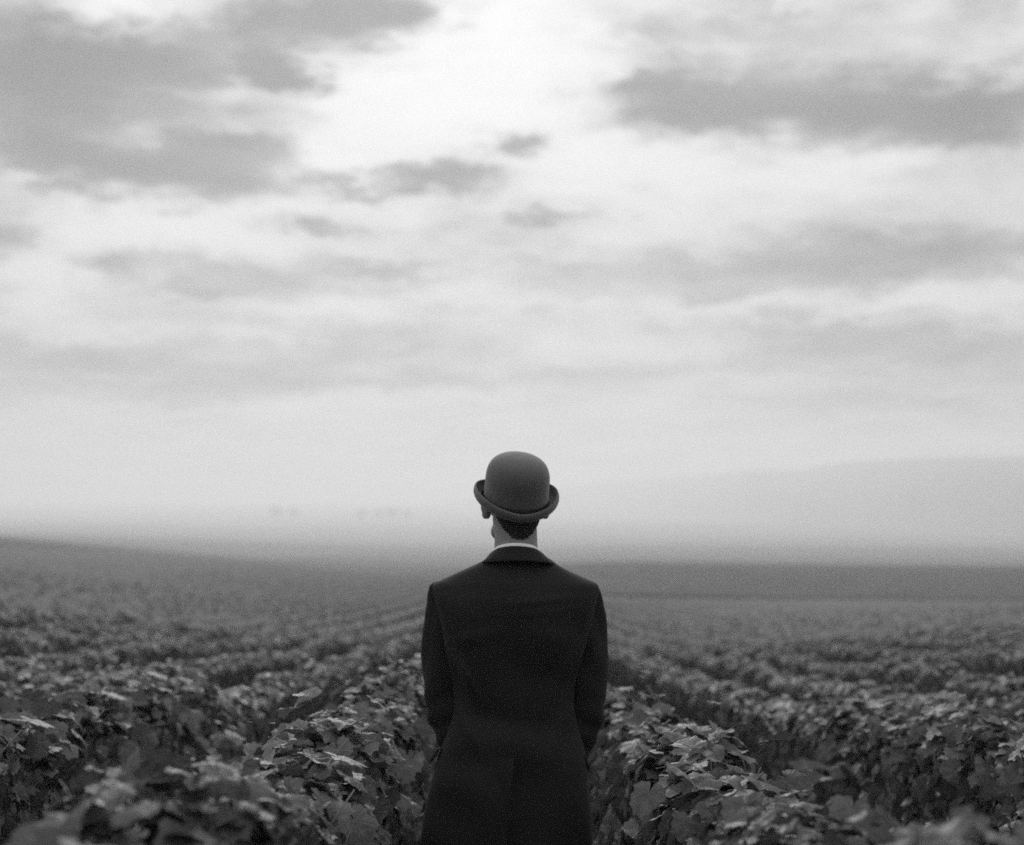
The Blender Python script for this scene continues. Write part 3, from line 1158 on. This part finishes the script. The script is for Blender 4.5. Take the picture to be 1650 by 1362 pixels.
class Loft:
    """closed rings stacked into a skin"""
    def __init__(self, n=120):
        self.n = n
        self.rings = []

    def add(self, z, xl, xr, yb, yf, e=2.6, tiltf=0.0):
        th = np.linspace(0, 2 * math.pi, self.n, endpoint=False)
        c, s = np.cos(th), np.sin(th)
        x = (xl + xr) / 2 + (xr - xl) / 2 * np.sign(c) * np.abs(c) ** (2 / e)
        dep = np.where(s < 0, -yb, yf)
        y = dep * np.sign(s) * np.abs(s) ** (2 / e)
        self.rings.append(np.stack([x, y, np.full(self.n, z) + tiltf * y], -1))

    def mesh(self, cap0=True, cap1=True):
        V = np.vstack(self.rings)
        n, m = self.n, len(self.rings)
        Fc = []
        for i in range(m - 1):
            for k in range(n):
                k2 = (k + 1) % n
                Fc.append((i * n + k, i * n + k2, (i + 1) * n + k2, (i + 1) * n + k))
        if cap0:
            Fc.append(tuple(range(n - 1, -1, -1)))
        if cap1:
            Fc.append(tuple((m - 1) * n + k for k in range(n)))
        return V, Fc


def smooth_rows(rows, sub=5):
    return catmull([np.array(r, float) for r in rows], sub)


def ellipsoid(c, r, rot=None, seg=20):
    bm = bmesh.new()
    bmesh.ops.create_uvsphere(bm, u_segments=seg, v_segments=seg // 2 + 2, radius=1.0)
    V = []
    for v in bm.verts:
        p = Vector((v.co.x * r[0], v.co.y * r[1], v.co.z * r[2]))
        if rot is not None:
            p = rot @ p
        V.append(p + Vector(c))
    Fc = [tuple(v.index for v in f.verts) for f in bm.faces]
    bm.free()
    return V, Fc


def flip_outward(me):
    bm = bmesh.new()
    bm.from_mesh(me)
    bmesh.ops.recalc_face_normals(bm, faces=bm.faces)
    bm.to_mesh(me)
    bm.free()


def build_man():
    gr = float(ground_z(MAN.x, MAN.y))       # ground under his shoes
    gz = 0.0
    OFF = Vector((MAN.x, MAN.y, 0.0))
    YAW = Matrix.Rotation(R(9), 3, 'Z')             # the head is turned a little to the left

    def H(x, y, z):                                   # head space (origin at head centre) to man space
        return YAW @ Vector((x, y, z)) + HEAD
    HEAD = Vector((px_x(831), .035, px_z(806) - gz))

    # ---- body: one skin
    parts = []
    parts.append(ellipsoid(HEAD + Vector((0, 0, .02)), (.077, .097, .100), YAW))           # skull
    parts.append(ellipsoid(H(0, .030, -.05), (.060, .072, .078), YAW))                  # face, jaw
    parts.append(ellipsoid(H(0, .066, -.112), (.026, .022, .022), YAW))                  # chin
    for s in (-1, 1):
        parts.append(ellipsoid(H(.045 * s, .030, -.085), (.020, .036, .024), YAW))         # jaw corners
        parts.append(ellipsoid(H(.034 * s, .078, .003), (.013, .012, .011), YAW))          # eyes
        parts.append(ellipsoid(H(.036 * s, .080, .024), (.024, .010, .008), YAW))          # brows
        parts.append(ellipsoid(H(.042 * s, .070, -.030), (.020, .018, .018), YAW))         # cheekbones
        er = YAW @ Matrix.Rotation(R(-38 * s), 3, 'Z')
        parts.append(ellipsoid(H(.083 * s, -.006, -.014), (.010, .021, .031), er, 16))     # ears
        parts.append(ellipsoid(H(.082 * s, -.002, -.040), (.011, .015, .013), er, 12))      # ear lobes
    parts.append(tube([H(0, .090, .010), H(0, .104, -.020), H(0, .112, -.036)], [.008, .011, .013], 10))   # nose
    parts.append(ellipsoid(H(0, .092, -.068), (.022, .010, .007), YAW))                  # lips
    parts.append(ellipsoid(H(0, .090, -.079), (.019, .010, .006), YAW))
    neck_c = px_x(831.5)
    parts.append(tube([(neck_c, .005, 1.46), (neck_c, .004, 1.54), (neck_c, .010, 1.60), (HEAD.x, .022, 1.68), (HEAD.x, .03, 1.75)],
                      [(.075, .07), (.066, .064), (.0595, .060), (.058, .062), (.060, .066)], 24))
    lf = Loft(40)
    for z, hw, yb, yf in ((.80, .14, -.08, .08), (.92, .165, -.095, .09), (1.05, .145, -.075, .09), (1.15, .135, -.07, .09), (1.3, .155, -.09, .10), (1.42, .165, -.09, .09), (1.49, .13, -.065, .065), (1.53, .07, -.05, .05)):
        lf.add(z, -hw, hw, yb, yf)
    parts.append(lf.mesh())
    for s in (-1, 1):
        arm = [(.165 * s, .0, 1.445), (.182 * s, .02, 1.32), (.180 * s, .030, 1.20), (.160 * s, .046, 1.100), (.13 * s, .14, 1.04), (.085 * s, .235, 1.01), (.055 * s, .275, 1.0)]
        parts.append(tube(catmull(arm, 3), [.048, .047, .045, .043, .041, .039, .037, .036, .034, .033, .033, .033, .033, .039, .037, .034, .031, .029, .028, .027], 14))
        # hand: palm, four fingers, thumb, laid over each other before the belt
        dz = .018 if s > 0 else -.012
        wr = Vector((.055 * s, .275, 1.0))
        dv = Vector((-.85 * s, .35, -.25)).normalized()
        nv = Vector((.25 * s, .95, .15)).normalized()
        sv = dv.cross(nv).normalized() * s
        pc = wr + dv * .05 + Vector((0, .01 if s > 0 else -.02, dz))
        rot = Matrix((dv, sv, nv)).transposed()
        parts.append(tube([wr, wr + dv * .02 + Vector((0, 0, dz * .5)), pc], [(.026, .02), (.028, .018), (.034, .016)], 12))
        parts.append(ellipsoid(pc + dv * .012, (.048, .040, .015), rot, 16))
        for q, (ln, o) in enumerate(((.066, -.030), (.076, -.010), (.070, .010), (.055, .029))):
            b0 = pc + dv * .045 + sv * o
            b1 = b0 + dv * ln * .45 - nv * .004 * s
            b2 = b1 + (dv * .75 - nv * .65).normalized() * ln * .32
            b3 = b2 + (dv * .25 - nv * .95).normalized() * ln * .25
            parts.append(tube([b0 - dv * .02, b0, b1, b2, b3], [.0085, .0088, .0082, .0076, .006], 10))
        t0 = pc - dv * .02 - sv * .034
        parts.append(tube([t0, t0 + (dv * .5 - sv * .8) * .028, t0 + (dv * .85 - sv * .5) * .055, t0 + (dv - sv * .35) * .072], [.012, .0105, .0095, .007], 10))
        leg = [(.085 * s, .0, .86), (.095 * s, .0, .70), (.097 * s, .005, .50), (.098 * s, -.01, .30), (.10 * s, -.02, .09 + gr)]
        parts.append(tube(catmull(leg, 3), [.088, .085, .082, .078, .072, .066, .060, .056, .055, .052, .046, .040, .036], 14))
        parts.append(tube([(.10 * s, -.05, .055 + gr), (.105 * s, .04, .05 + gr), (.115 * s, .13, .035 + gr)], [(.035, .04), (.035, .038), (.036, .02)], 12))
    v, f = join(parts)
    me0 = mesh_from('person', v, f)
    flip_outward(me0)
    tmp = bpy.data.objects.new('person', me0)
    COL.objects.link(tmp)
    md = tmp.modifiers.new('r', 'REMESH')
    md.mode = 'VOXEL'
    md.voxel_size = .0042
    sm = tmp.modifiers.new('s', 'SMOOTH')
    sm.factor = .5
    sm.iterations = 5
    dg = bpy.context.evaluated_depsgraph_get()
    me = bpy.data.meshes.new_from_object(tmp.evaluated_get(dg))
    bpy.data.objects.remove(tmp)
    me.name = 'person'
    me.materials.clear()
    me.materials.append(M_SKIN)
    me.polygons.foreach_set('use_smooth', [True] * len(me.polygons))
    person = obj('person', me)
    person.location = OFF
    tag(person, 'person seen from behind in a dark suit and bowler hat between vine rows', 'person')

    # ---- jacket trunk: silhouette read off row by row (photo y, left x, right x), with depth front and back
    rows = [  # y, xl, xr, back, front, exponent
        (1356, 680.5, 952.5, -.128, .125, 2.7), (1340, 682, 951, -.128, .125, 2.7), (1300, 688, 949, -.127, .124, 2.7), (1260, 697, 946, -.123, .122, 2.7),
        (1215, 709, 942, -.116, .12, 2.7), (1180, 722, 933, -.106, .118, 2.8), (1150, 731, 926, -.098, .117, 2.9), (1125, 733, 923, -.096, .118, 3.0),
        (1095, 729, 927, -.101, .121, 3.1), (1060, 722, 937, -.111, .126, 3.1), (1020, 714, 948, -.121, .13, 3.0), (985, 707, 956, -.124, .128, 2.8),
        (965, 701, 961, -.121, .118, 2.6), (952, 698, 964, -.113, .103, 2.4), (945, 698, 963.5, -.108, .097, 2.35), (939, 703, 958, -.103, .091, 2.3), (932, 717, 943, -.096, .083, 2.2),
        (921, 741, 918, -.086, .074, 2.15), (911, 763, 900, -.078, .067, 2.1), (903, 779, 889, -.073, .064, 2.1), (897, 787, 880, -.071, .062, 2.1)]
    sm_rows = smooth_rows(rows, 5)
    lf = Loft(320)
    for y, xl, xr, yb, yf, e in sm_rows:
        lf.add(px_z(y) - gz, px_x(xl), px_x(xr), yb, yf, e)
    V, Fc = lf.mesh(cap0=False, cap1=False)
    # folds and the vent
    zv, zh = px_z(1218) - gz, px_z(1356) - gz
    xv0, xv1 = px_x(828), px_x(815)
    x, y, z = V[:, 0], V[:, 1], V[:, 2]
    back = np.clip(-y / .1, 0, 1)
    fold = .0030 * np.sin(x * 34 + 2.0 * np.sin(z * 5)) * np.clip((1.12 - z) / .25, 0, 1)
    for s in (-1, 1):
        # drag lines running from the armpit towards the waist and the shoulder blade
        for a0, x0, z0, dx, dz, amp, w in ((0, .175, 1.345, -.6, -1, .005, .013), (0, .165, 1.32, -.25, -1, -.004, .016), (0, .17, 1.36, -1, .25, .0013, .014), (0, .155, 1.20, -.5, -1, .003, .018)):
            dl = math.hypot(dx, dz)
            ux, uz = dx * s / dl, dz / dl
            rx_, rz_ = x - x0 * s, z - z0
            al = rx_ * ux + rz_ * uz
            pe = -rx_ * uz + rz_ * ux
            fold += amp * (1.25 if s < 0 else .7) * np.exp(-(pe / (w * (1 if s < 0 else 1.2))) ** 2) * np.exp(-((al - .05) / .075) ** 2)
    # creases across the shoulder blades and at the waist
    fold += .0010 * np.exp(-((z - 1.470 - .10 * (x - .05)) / .010) ** 2) * np.exp(-((x - .06) / .09) ** 2) + .0008 * np.exp(-((z - 1.438 - .06 * x) / .012) ** 2) * np.exp(-((x - .04) / .10) ** 2)
    fold += .0011 * np.sin(x * 19 + z * 31 + 2 * np.sin(z * 11 - x * 7))
    fold += .0005 * np.sin(z * 70 + x * 18) * np.exp(-((z - 1.16) / .06) ** 2)
    V[:, 1] -= 4.2 * fold * back
    t = np.clip((zv - z) / (zv - zh), 0, 1)
    xv = xv0 + (xv1 - xv0) * t
    right = np.clip((x - xv) / .004, 0, 1)
    step = right * np.exp(-np.clip(x - xv, 0, 1) / .06) * np.clip(t * 4, 0, 1) * .011
    lift = np.exp(-((x - xv + .008) / .018) ** 2) * (1 - right) * np.clip(t * 3, 0, 1) * .004
    m = (z < zv) & (y < 0)
    V[:, 1] += np.where(m, step - lift, 0)
    me = mesh_from('jacket', V, Fc, M_SUIT)
    flip_outward(me)
    jacket = obj('jacket', me, person)

    # ---- the overlapping edge of the back vent
    ty = np.array([r[0] for r in sm_rows])[::-1]
    tab = [np.array([r[i] for r in sm_rows])[::-1] for i in range(1, 6)]

    def back_y(xx, zz):
        yy = HOR - (zz + gz - EYE) * F / MAN.y
        for _ in range(3):
            yy += (px_z(yy) - gz - zz) * F / MAN.y
        xl, xr, yb, yf, e = [np.interp(yy, ty, a) for a in tab]
        xl, xr = px_x(xl), px_x(xr)
        u_ = min(.98, abs((xx - (xl + xr) / 2) / ((xr - xl) / 2)))
        return yb * (1 - u_ ** e) ** (1 / e)
    Vv, Fv = [], []
    nz_, prof_ = 26, [(-.055, -.006), (-.035, -.0008), (-.020, .0030), (-.010, .0052), (-.002, .0060), (0, .0056), (.0006, .0035), (-.002, .0010), (-.03, -.001)]
    for i in range(nz_):
        tt = i / (nz_ - 1)
        zz = zv + .012 - (zv + .012 - zh - .0015) * tt
        xe = xv0 + (xv1 - xv0) * tt
        for du, off in prof_:
            k = min(1, tt * 5 + .05)
            Vv.append((xe + du, back_y(xe + du, zz) - (off * k + .0006 * (k if off > 0 else 0)) - .0016 * k, zz))
    m_ = len(prof_)
    for i in range(nz_ - 1):
        for k in range(m_ - 1):
            Fv.append((i * m_ + k, i * m_ + k + 1, (i + 1) * m_ + k + 1, (i + 1) * m_ + k))
    mv = mesh_from('vent_flap', Vv, Fv, M_SLEEVE)
    obj('vent_flap', mv, jacket)

    # ---- sleeves
    for s in (-1, 1):
        cx = px_x(830)
        path = [(.199, .012, 1.5170, .008), (.199, .012, 1.5150, .023), (.1995, .013, 1.5095, .0320), (.1995, .014, 1.500, .0368), (.1975, .015, 1.482, .0430), (.1920, .018, 1.448, .0535), (.1890, .022, 1.380, .0610), (.1895, .026, 1.303, .0635),
                (.1890, .028, 1.225, .0600), (.179, .030, 1.150, .0550), (.162, .044, 1.092, .0510), (.150, .085, 1.055, .0500), (.120, .155, 1.030, .0460), (.082, .232, 1.008, .0420), (.066, .258, 1.002, .0405)]
        if s > 0:
            path = [(a, b, c - (.014 if c < 1.3 else .008), r) for a, b, c, r in path]
        sm_ = catmull([np.array(p) for p in path], 6)
        n = 40
        V, Fc = tube([(cx + p[0] * s, p[1], p[2]) for p in sm_], [(p[3], p[3] * .98) for p in sm_], n, cap=True)
        V = np.array([tuple(q) for q in V])
        # sleeve folds: slanting, strongest round the elbow and under the shoulder
        C = np.repeat(np.array([(cx + p[0] * s, p[1], p[2]) for p in sm_]), n, 0)
        dr = V - C
        rl = np.linalg.norm(dr, axis=1)[:, None] + 1e-6
        zz, an = V[:, 2], np.arctan2(dr[:, 1], dr[:, 0] * s)
        f_ = .0045 * np.sin(zz * 95 + an * 2.2) * np.exp(-((zz - 1.13) / .07) ** 2) + .0042 * np.sin(an * 5 + zz * 20) * np.exp(-((zz - 1.38) / .10) ** 2) + .0020 * np.sin(zz * 40 + an * 3 + s)
        V = V + dr / rl * f_[:, None]
        me = mesh_from('sleeve', V, Fc, M_SLEEVE)
        flip_outward(me)
        obj('sleeve', me, jacket)
        # shirt cuff just showing beyond the sleeve
    # ---- coat collar: folded band round the neck, lower edge a touch off the cloth
    top = [(-.055, .085, 1.50), (-.071, .055, 1.555), (px_x(791) - .002, .015, px_z(896) - gz), (px_x(799), -.030, px_z(887) - gz), (px_x(812), -.060, px_z(883) - gz), (px_x(832), -.072, px_z(881.5) - gz),
           (px_x(853), -.060, px_z(883.5) - gz), (px_x(867), -.030, px_z(888) - gz), (px_x(875.5), .015, px_z(898) - gz), (.082, .055, 1.553), (.066, .085, 1.50)]
    bot = [(-.080, .100, 1.46), (-.105, .062, 1.53), (px_x(781), .005, px_z(909) - gz), (px_x(783), -.052, px_z(905.5) - gz), (px_x(803), -.083, px_z(903.5) - gz), (px_x(834), -.096, px_z(902.5) - gz),
           (px_x(866), -.083, px_z(904.5) - gz), (px_x(885), -.052, px_z(907.5) - gz), (px_x(891), .005, px_z(912) - gz), (.118, .062, 1.525), (.092, .100, 1.455)]
    T_, B_ = catmull(top, 6), catmull(bot, 6)
    V, Fc = [], []
    prof = [(0, -.010, -.006), (0, -.003, .001), (0.0, .0, .0035), (.12, .004, .002), (.35, .006, 0), (.7, .007, 0), (.97, .0075, 0), (1.0, .006, -.001), (1.0, .001, -.001), (.8, -.003, 0)]
    for a, b in zip(T_, B_):
        a, b = np.array(a), np.array(b)
        out = np.array([(a[0] + b[0]) / 2 - .008, (a[1] + b[1]) / 2 - .02, 0])
        out = out / (np.linalg.norm(out) + 1e-6)
        for u, o_, up in prof:
            V.append(a + (b - a) * u + out * o_ + np.array([0, 0, up]))
    m = len(prof)
    for i in range(len(T_) - 1):
        for k in range(m - 1):
            Fc.append((i * m + k, i * m + k + 1, (i + 1) * m + k + 1, (i + 1) * m + k))
    me = mesh_from('collar', V, Fc, M_SLEEVE)
    obj('collar', me, jacket)

    # ---- pocket flaps standing off the hips
    for s, pts in ((-1, ((708, 1203), (694.5, 1226), (708, 1221))), (1, ((940, 1213), (948.5, 1239), (941, 1234)))):
        a, b, c = [Vector((px_x(p[0]), 0, px_z(p[1]) - gz)) for p in pts]
        ins = Vector((-.03 * s, 0, 0))
        quad = [a + ins + Vector((0, -.03, .004)), a + Vector((0, -.045, 0)), b + Vector((0, -.028, 0)), b + Vector((0, .11, -.012)), a + Vector((0, .11, -.01)), a + ins + Vector((0, .10, 0))]
        V, Fc = [], []
        for q in quad:
            V.append(q)
        for q in quad:
            V.append(q + Vector((-.004 * s, 0, -.003)))
        Fc = [(0, 1, 4, 5), (1, 2, 3, 4), (11, 10, 7, 6), (10, 9, 8, 7)]
        for k in range(6):
            k2 = (k + 1) % 6
            Fc.append((k, k + 6, k2 + 6, k2))
        me = mesh_from('pocket_flap', V, Fc, M_SLEEVE, smooth=False)
        flip_outward(me)
        obj('pocket_flap', me, jacket)

    # ---- shirt collar
    ctop = [(-.040, .075, 1.575), (px_x(794.5), .045, px_z(899) - gz), (px_x(795.5), .012, px_z(891) - gz), (px_x(801), -.022, px_z(882) - gz), (px_x(814), -.046, px_z(877) - gz), (px_x(832), -.0565, px_z(875.5) - gz),
            (px_x(851), -.046, px_z(877.5) - gz), (px_x(863), -.022, px_z(882.5) - gz), (px_x(870), .012, px_z(891) - gz), (px_x(871), .045, px_z(899) - gz), (.046, .075, 1.575)]
    V, Fc = [], []
    cs = catmull(ctop, 6)
    prof = [(-.0035, -.045), (-.0035, -.001), (-.0012, .0012), (.0018, .0012), (.0042, -.001), (.0072, -.05)]
    for p in cs:
        out = np.array([p[0] - neck_c, p[1] - .005, 0])
        out /= np.linalg.norm(out) + 1e-6
        for o_, dz in prof:
            V.append(np.array(p) + out * o_ + np.array([0, 0, dz]))
    m = len(prof)
    for i in range(len(cs) - 1):
        for k in range(m - 1):
            Fc.append((i * m + k, i * m + k + 1, (i + 1) * m + k + 1, (i + 1) * m + k))
    shirt = obj('shirt_collar', mesh_from('shirt_collar', V, Fc, M_SHIRT), person)

    # ---- trousers and shoes
    lf_parts = []
    lf = Loft(40)
    for z_, hw, yb, yf in ((.76, .172, -.112, .105), (.84, .178, -.117, .108), (.95, .172, -.108, .105), (1.06, .150, -.085, .105)):
        lf.add(z_, -hw, hw, yb, yf, 2.4)
    lf_parts.append(lf.mesh())
    for s in (-1, 1):
        leg = [(.088 * s, -.004, .84), (.094 * s, .0, .70), (.097 * s, .004, .48), (.098 * s, -.008, .28), (.10 * s, -.02, .06 + gr)]
        pts = catmull(leg, 4)
        lf_parts.append(tube(pts, [(.102 - .0022 * i, .106 - .0024 * i) for i in range(len(pts))], 24))
    v, f = join(lf_parts)
    me = mesh_from('trousers', v, f, M_SLEEVE)
    flip_outward(me)
    obj('trousers', me, person)
    for s in (-1, 1):
        rows_ = [(-.085, .030, .030), (-.06, .039, .045), (.0, .040, .050), (.06, .044, .040), (.12, .047, .030), (.17, .040, .024), (.195, .020, .016)]
        V, Fc = tube([(.10 * s + .02 * s * (r_[0] + .08), r_[0], r_[2] + gr) for r_ in rows_], [(r_[1], r_[2]) for r_ in rows_], 16)
        me = mesh_from('shoe', V, Fc, M_SHOE)
        flip_outward(me)
        obj('shoe', me, person)

    # ---- hair: cap of short hair below the hat
    rg = np.random.default_rng(5)
    V, Fc = [], []
    na, nz = 180, 14
    rag = rg.normal(0, .0022, na) + .0012 * np.sin(np.arange(na) * .9)
    for i in range(nz):
        u = i / (nz - 1)
        for k in range(na):
            a = 2 * math.pi * k / na
            # hairline: low at the nape (a=-90 deg), above the ears at the sides, high at the brow
            s = -math.sin(a)
            low = -.095 + .0 if s > .75 else None
            hl = np.interp(s, [-1, -.2, .15, .5, .72, .88, .97, 1], [.070, .045, .000, -.040, -.074, -.095, -.105, -.108])
            hl += rag[k] * (1 if s > .3 else 0)
            zt = .118
            zc = hl + (zt - hl) * u
            rr = math.sqrt(max(0.02, 1 - ((zc - .02) / .108) ** 2)) if zc > .02 else max(.80, 1 - ((zc - .02) / .26) ** 2)
            th = .004 if i else .0005
            nb = np.interp(zc, [-.10, -.05, .02], [-.006, 0, 0]) if s > 0 else 0      # the skull tucks in to the nape
            x = (.078 * rr + th) * math.cos(a)
            y = (.098 * rr + th) * math.sin(a) + nb * s
            p = H(x, y, zc)
            V.append(p)
    for i in range(nz - 1):
        for k in range(na):
            k2 = (k + 1) % na
            Fc.append((i * na + k, i * na + k2, (i + 1) * na + k2, (i + 1) * na + k))
    obj('hair', mesh_from('hair', V, Fc, M_HAIR), person)

    # ---- bowler hat
    HR = Matrix.Rotation(R(9), 3, 'Z') @ Matrix.Rotation(R(HAT_ROLL), 3, 'Y') @ Matrix.Rotation(R(HAT_TILT), 3, 'X')
    HC = Vector((px_x(HAT_X), .03, px_z(HAT_Y) - gz))

    def W(p):
        return HR @ Vector(p) + HC
    CA, CB, CH = .0895, .1080, .140
    na = 96
    prof = []
    for u in np.linspace(0, 1, 30):
        zc = CH * u
        rr = (1 - u ** 5.6) ** (1 / 2.6) if u < 1 else 0.0
        rr *= 1 + .018 * (1 - u) ** 4 - .012 * math.sin(math.pi * min(1, u * 1.6))
        prof.append((zc, rr))
    prof[-1] = (CH, .0)
    extra = [(CH * (1 - .0004), .10), (CH * .9985, .26)]
    prof = prof[:-1] + [extra[1], extra[0], prof[-1]]
    prof.sort(key=lambda p: (p[0], -p[1]))
    V, Fc = [], []
    for zc, rr in prof[:-1]:
        for k in range(na):
            a = 2 * math.pi * k / na
            V.append(W((CA * rr * math.cos(a), CB * rr * math.sin(a), zc)))
    V.append(W((0, 0, CH)))
    for i in range(len(prof) - 2):
        for k in range(na):
            k2 = (k + 1) % na
            Fc.append((i * na + k, i * na + k2, (i + 1) * na + k2, (i + 1) * na + k))
    c = len(V) - 1
    i = len(prof) - 2
    for k in range(na):
        Fc.append((i * na + k, i * na + (k + 1) % na, c))
    hat = obj('bowler_hat', mesh_from('bowler_hat', V, Fc, M_FELT), person)

    # brim: flat ledge, then a curl that rises high at the sides and little at front and back
    V, Fc = [], []
    cuts = 0
    for k in range(na):
        a = 2 * math.pi * k / na
        ca, sa = math.cos(a), math.sin(a)
        side = abs(ca) ** 1.5
        flat = .015 - .005 * side
        rho = .0180 - .0005 * side
        amax = R(120 + 6 * side)
        base = .010 * side - .006 * (1 - side)
        cx, cy = CA * 1.012 * ca, CB * 1.012 * sa
        ox, oy = ca / CA, sa / CB
        l_ = math.hypot(ox, oy)
        ox, oy = ox / l_, oy / l_
        line = [(-.004, .012 * side * 0 + .0), (flat * .5, base * .35), (flat, base)]
        for q in range(1, 11):
            b = amax * q / 10
            line.append((flat + rho * math.sin(b), base + rho * (1 - math.cos(b)) * (1.0 + .25 * side)))
        # thickness: go back along an inner offset, the lip rolled into a bead
        outer = np.array(line)
        d = np.gradient(outer, axis=0)
        d /= np.linalg.norm(d, axis=1)[:, None]
        nrm = np.stack([-d[:, 1], d[:, 0]], -1)          # towards the inside of the curl
        inner = outer + nrm * np.linspace(.0022, .0040, len(outer))[:, None]
        lip = outer[-1] + d[-1] * .0016 + nrm[-1] * .002
        loop = list(outer) + [lip] + list(inner[::-1])
        cuts = len(loop)
        for r_, z_ in loop:
            V.append(W((cx + ox * r_, cy + oy * r_, z_)))
    for k in range(na):
        k2 = (k + 1) % na
        for j in range(cuts):
            j2 = (j + 1) % cuts
            Fc.append((k * cuts + j, k2 * cuts + j, k2 * cuts + j2, k * cuts + j2))
    me = mesh_from('brim', V, Fc, M_FELT)
    flip_outward(me)
    obj('brim', me, hat)

    # ribbon band and its flat bow on the left side
    V, Fc = [], []
    hb = [(.002, 1.012), (.003, 1.030), (.023, 1.018), (.026, 1.012), (.026, .995)]
    for zc, rr in hb:
        for k in range(na):
            a = 2 * math.pi * k / na
            V.append(W((CA * rr * math.cos(a), CB * rr * math.sin(a), zc)))
    for i in range(len(hb) - 1):
        for k in range(na):
            k2 = (k + 1) % na
            Fc.append((i * na + k, i * na + k2, (i + 1) * na + k2, (i + 1) * na + k))
    obj('hat_band', mesh_from('hat_band', V, Fc, M_RIBBON), hat)
    V, Fc = [], []
    for (yy0, yy1, bul) in ((-.034, -.002, .006), (.002, .034, .006), (-.006, .006, .009)):
        o0 = len(V)
        for i in range(5):
            u = i / 4
            yv = yy0 + (yy1 - yy0) * u
            for z_ in (.007, .034):
                base_x = -CA * 1.03 * math.sqrt(max(0, 1 - (yv / CB) ** 2))
                V.append(W((base_x - .001 - bul * math.sin(math.pi * u), yv - .02, z_)))
        for i in range(4):
            Fc.append((o0 + i * 2, o0 + i * 2 + 2, o0 + i * 2 + 3, o0 + i * 2 + 1))
    obj('bow', mesh_from('bow', V, Fc, M_RIBBON), hat)


HAT_ROLL, HAT_TILT, HAT_X, HAT_Y = 1.6, 22.0, 830.5, 812.0
build_man()
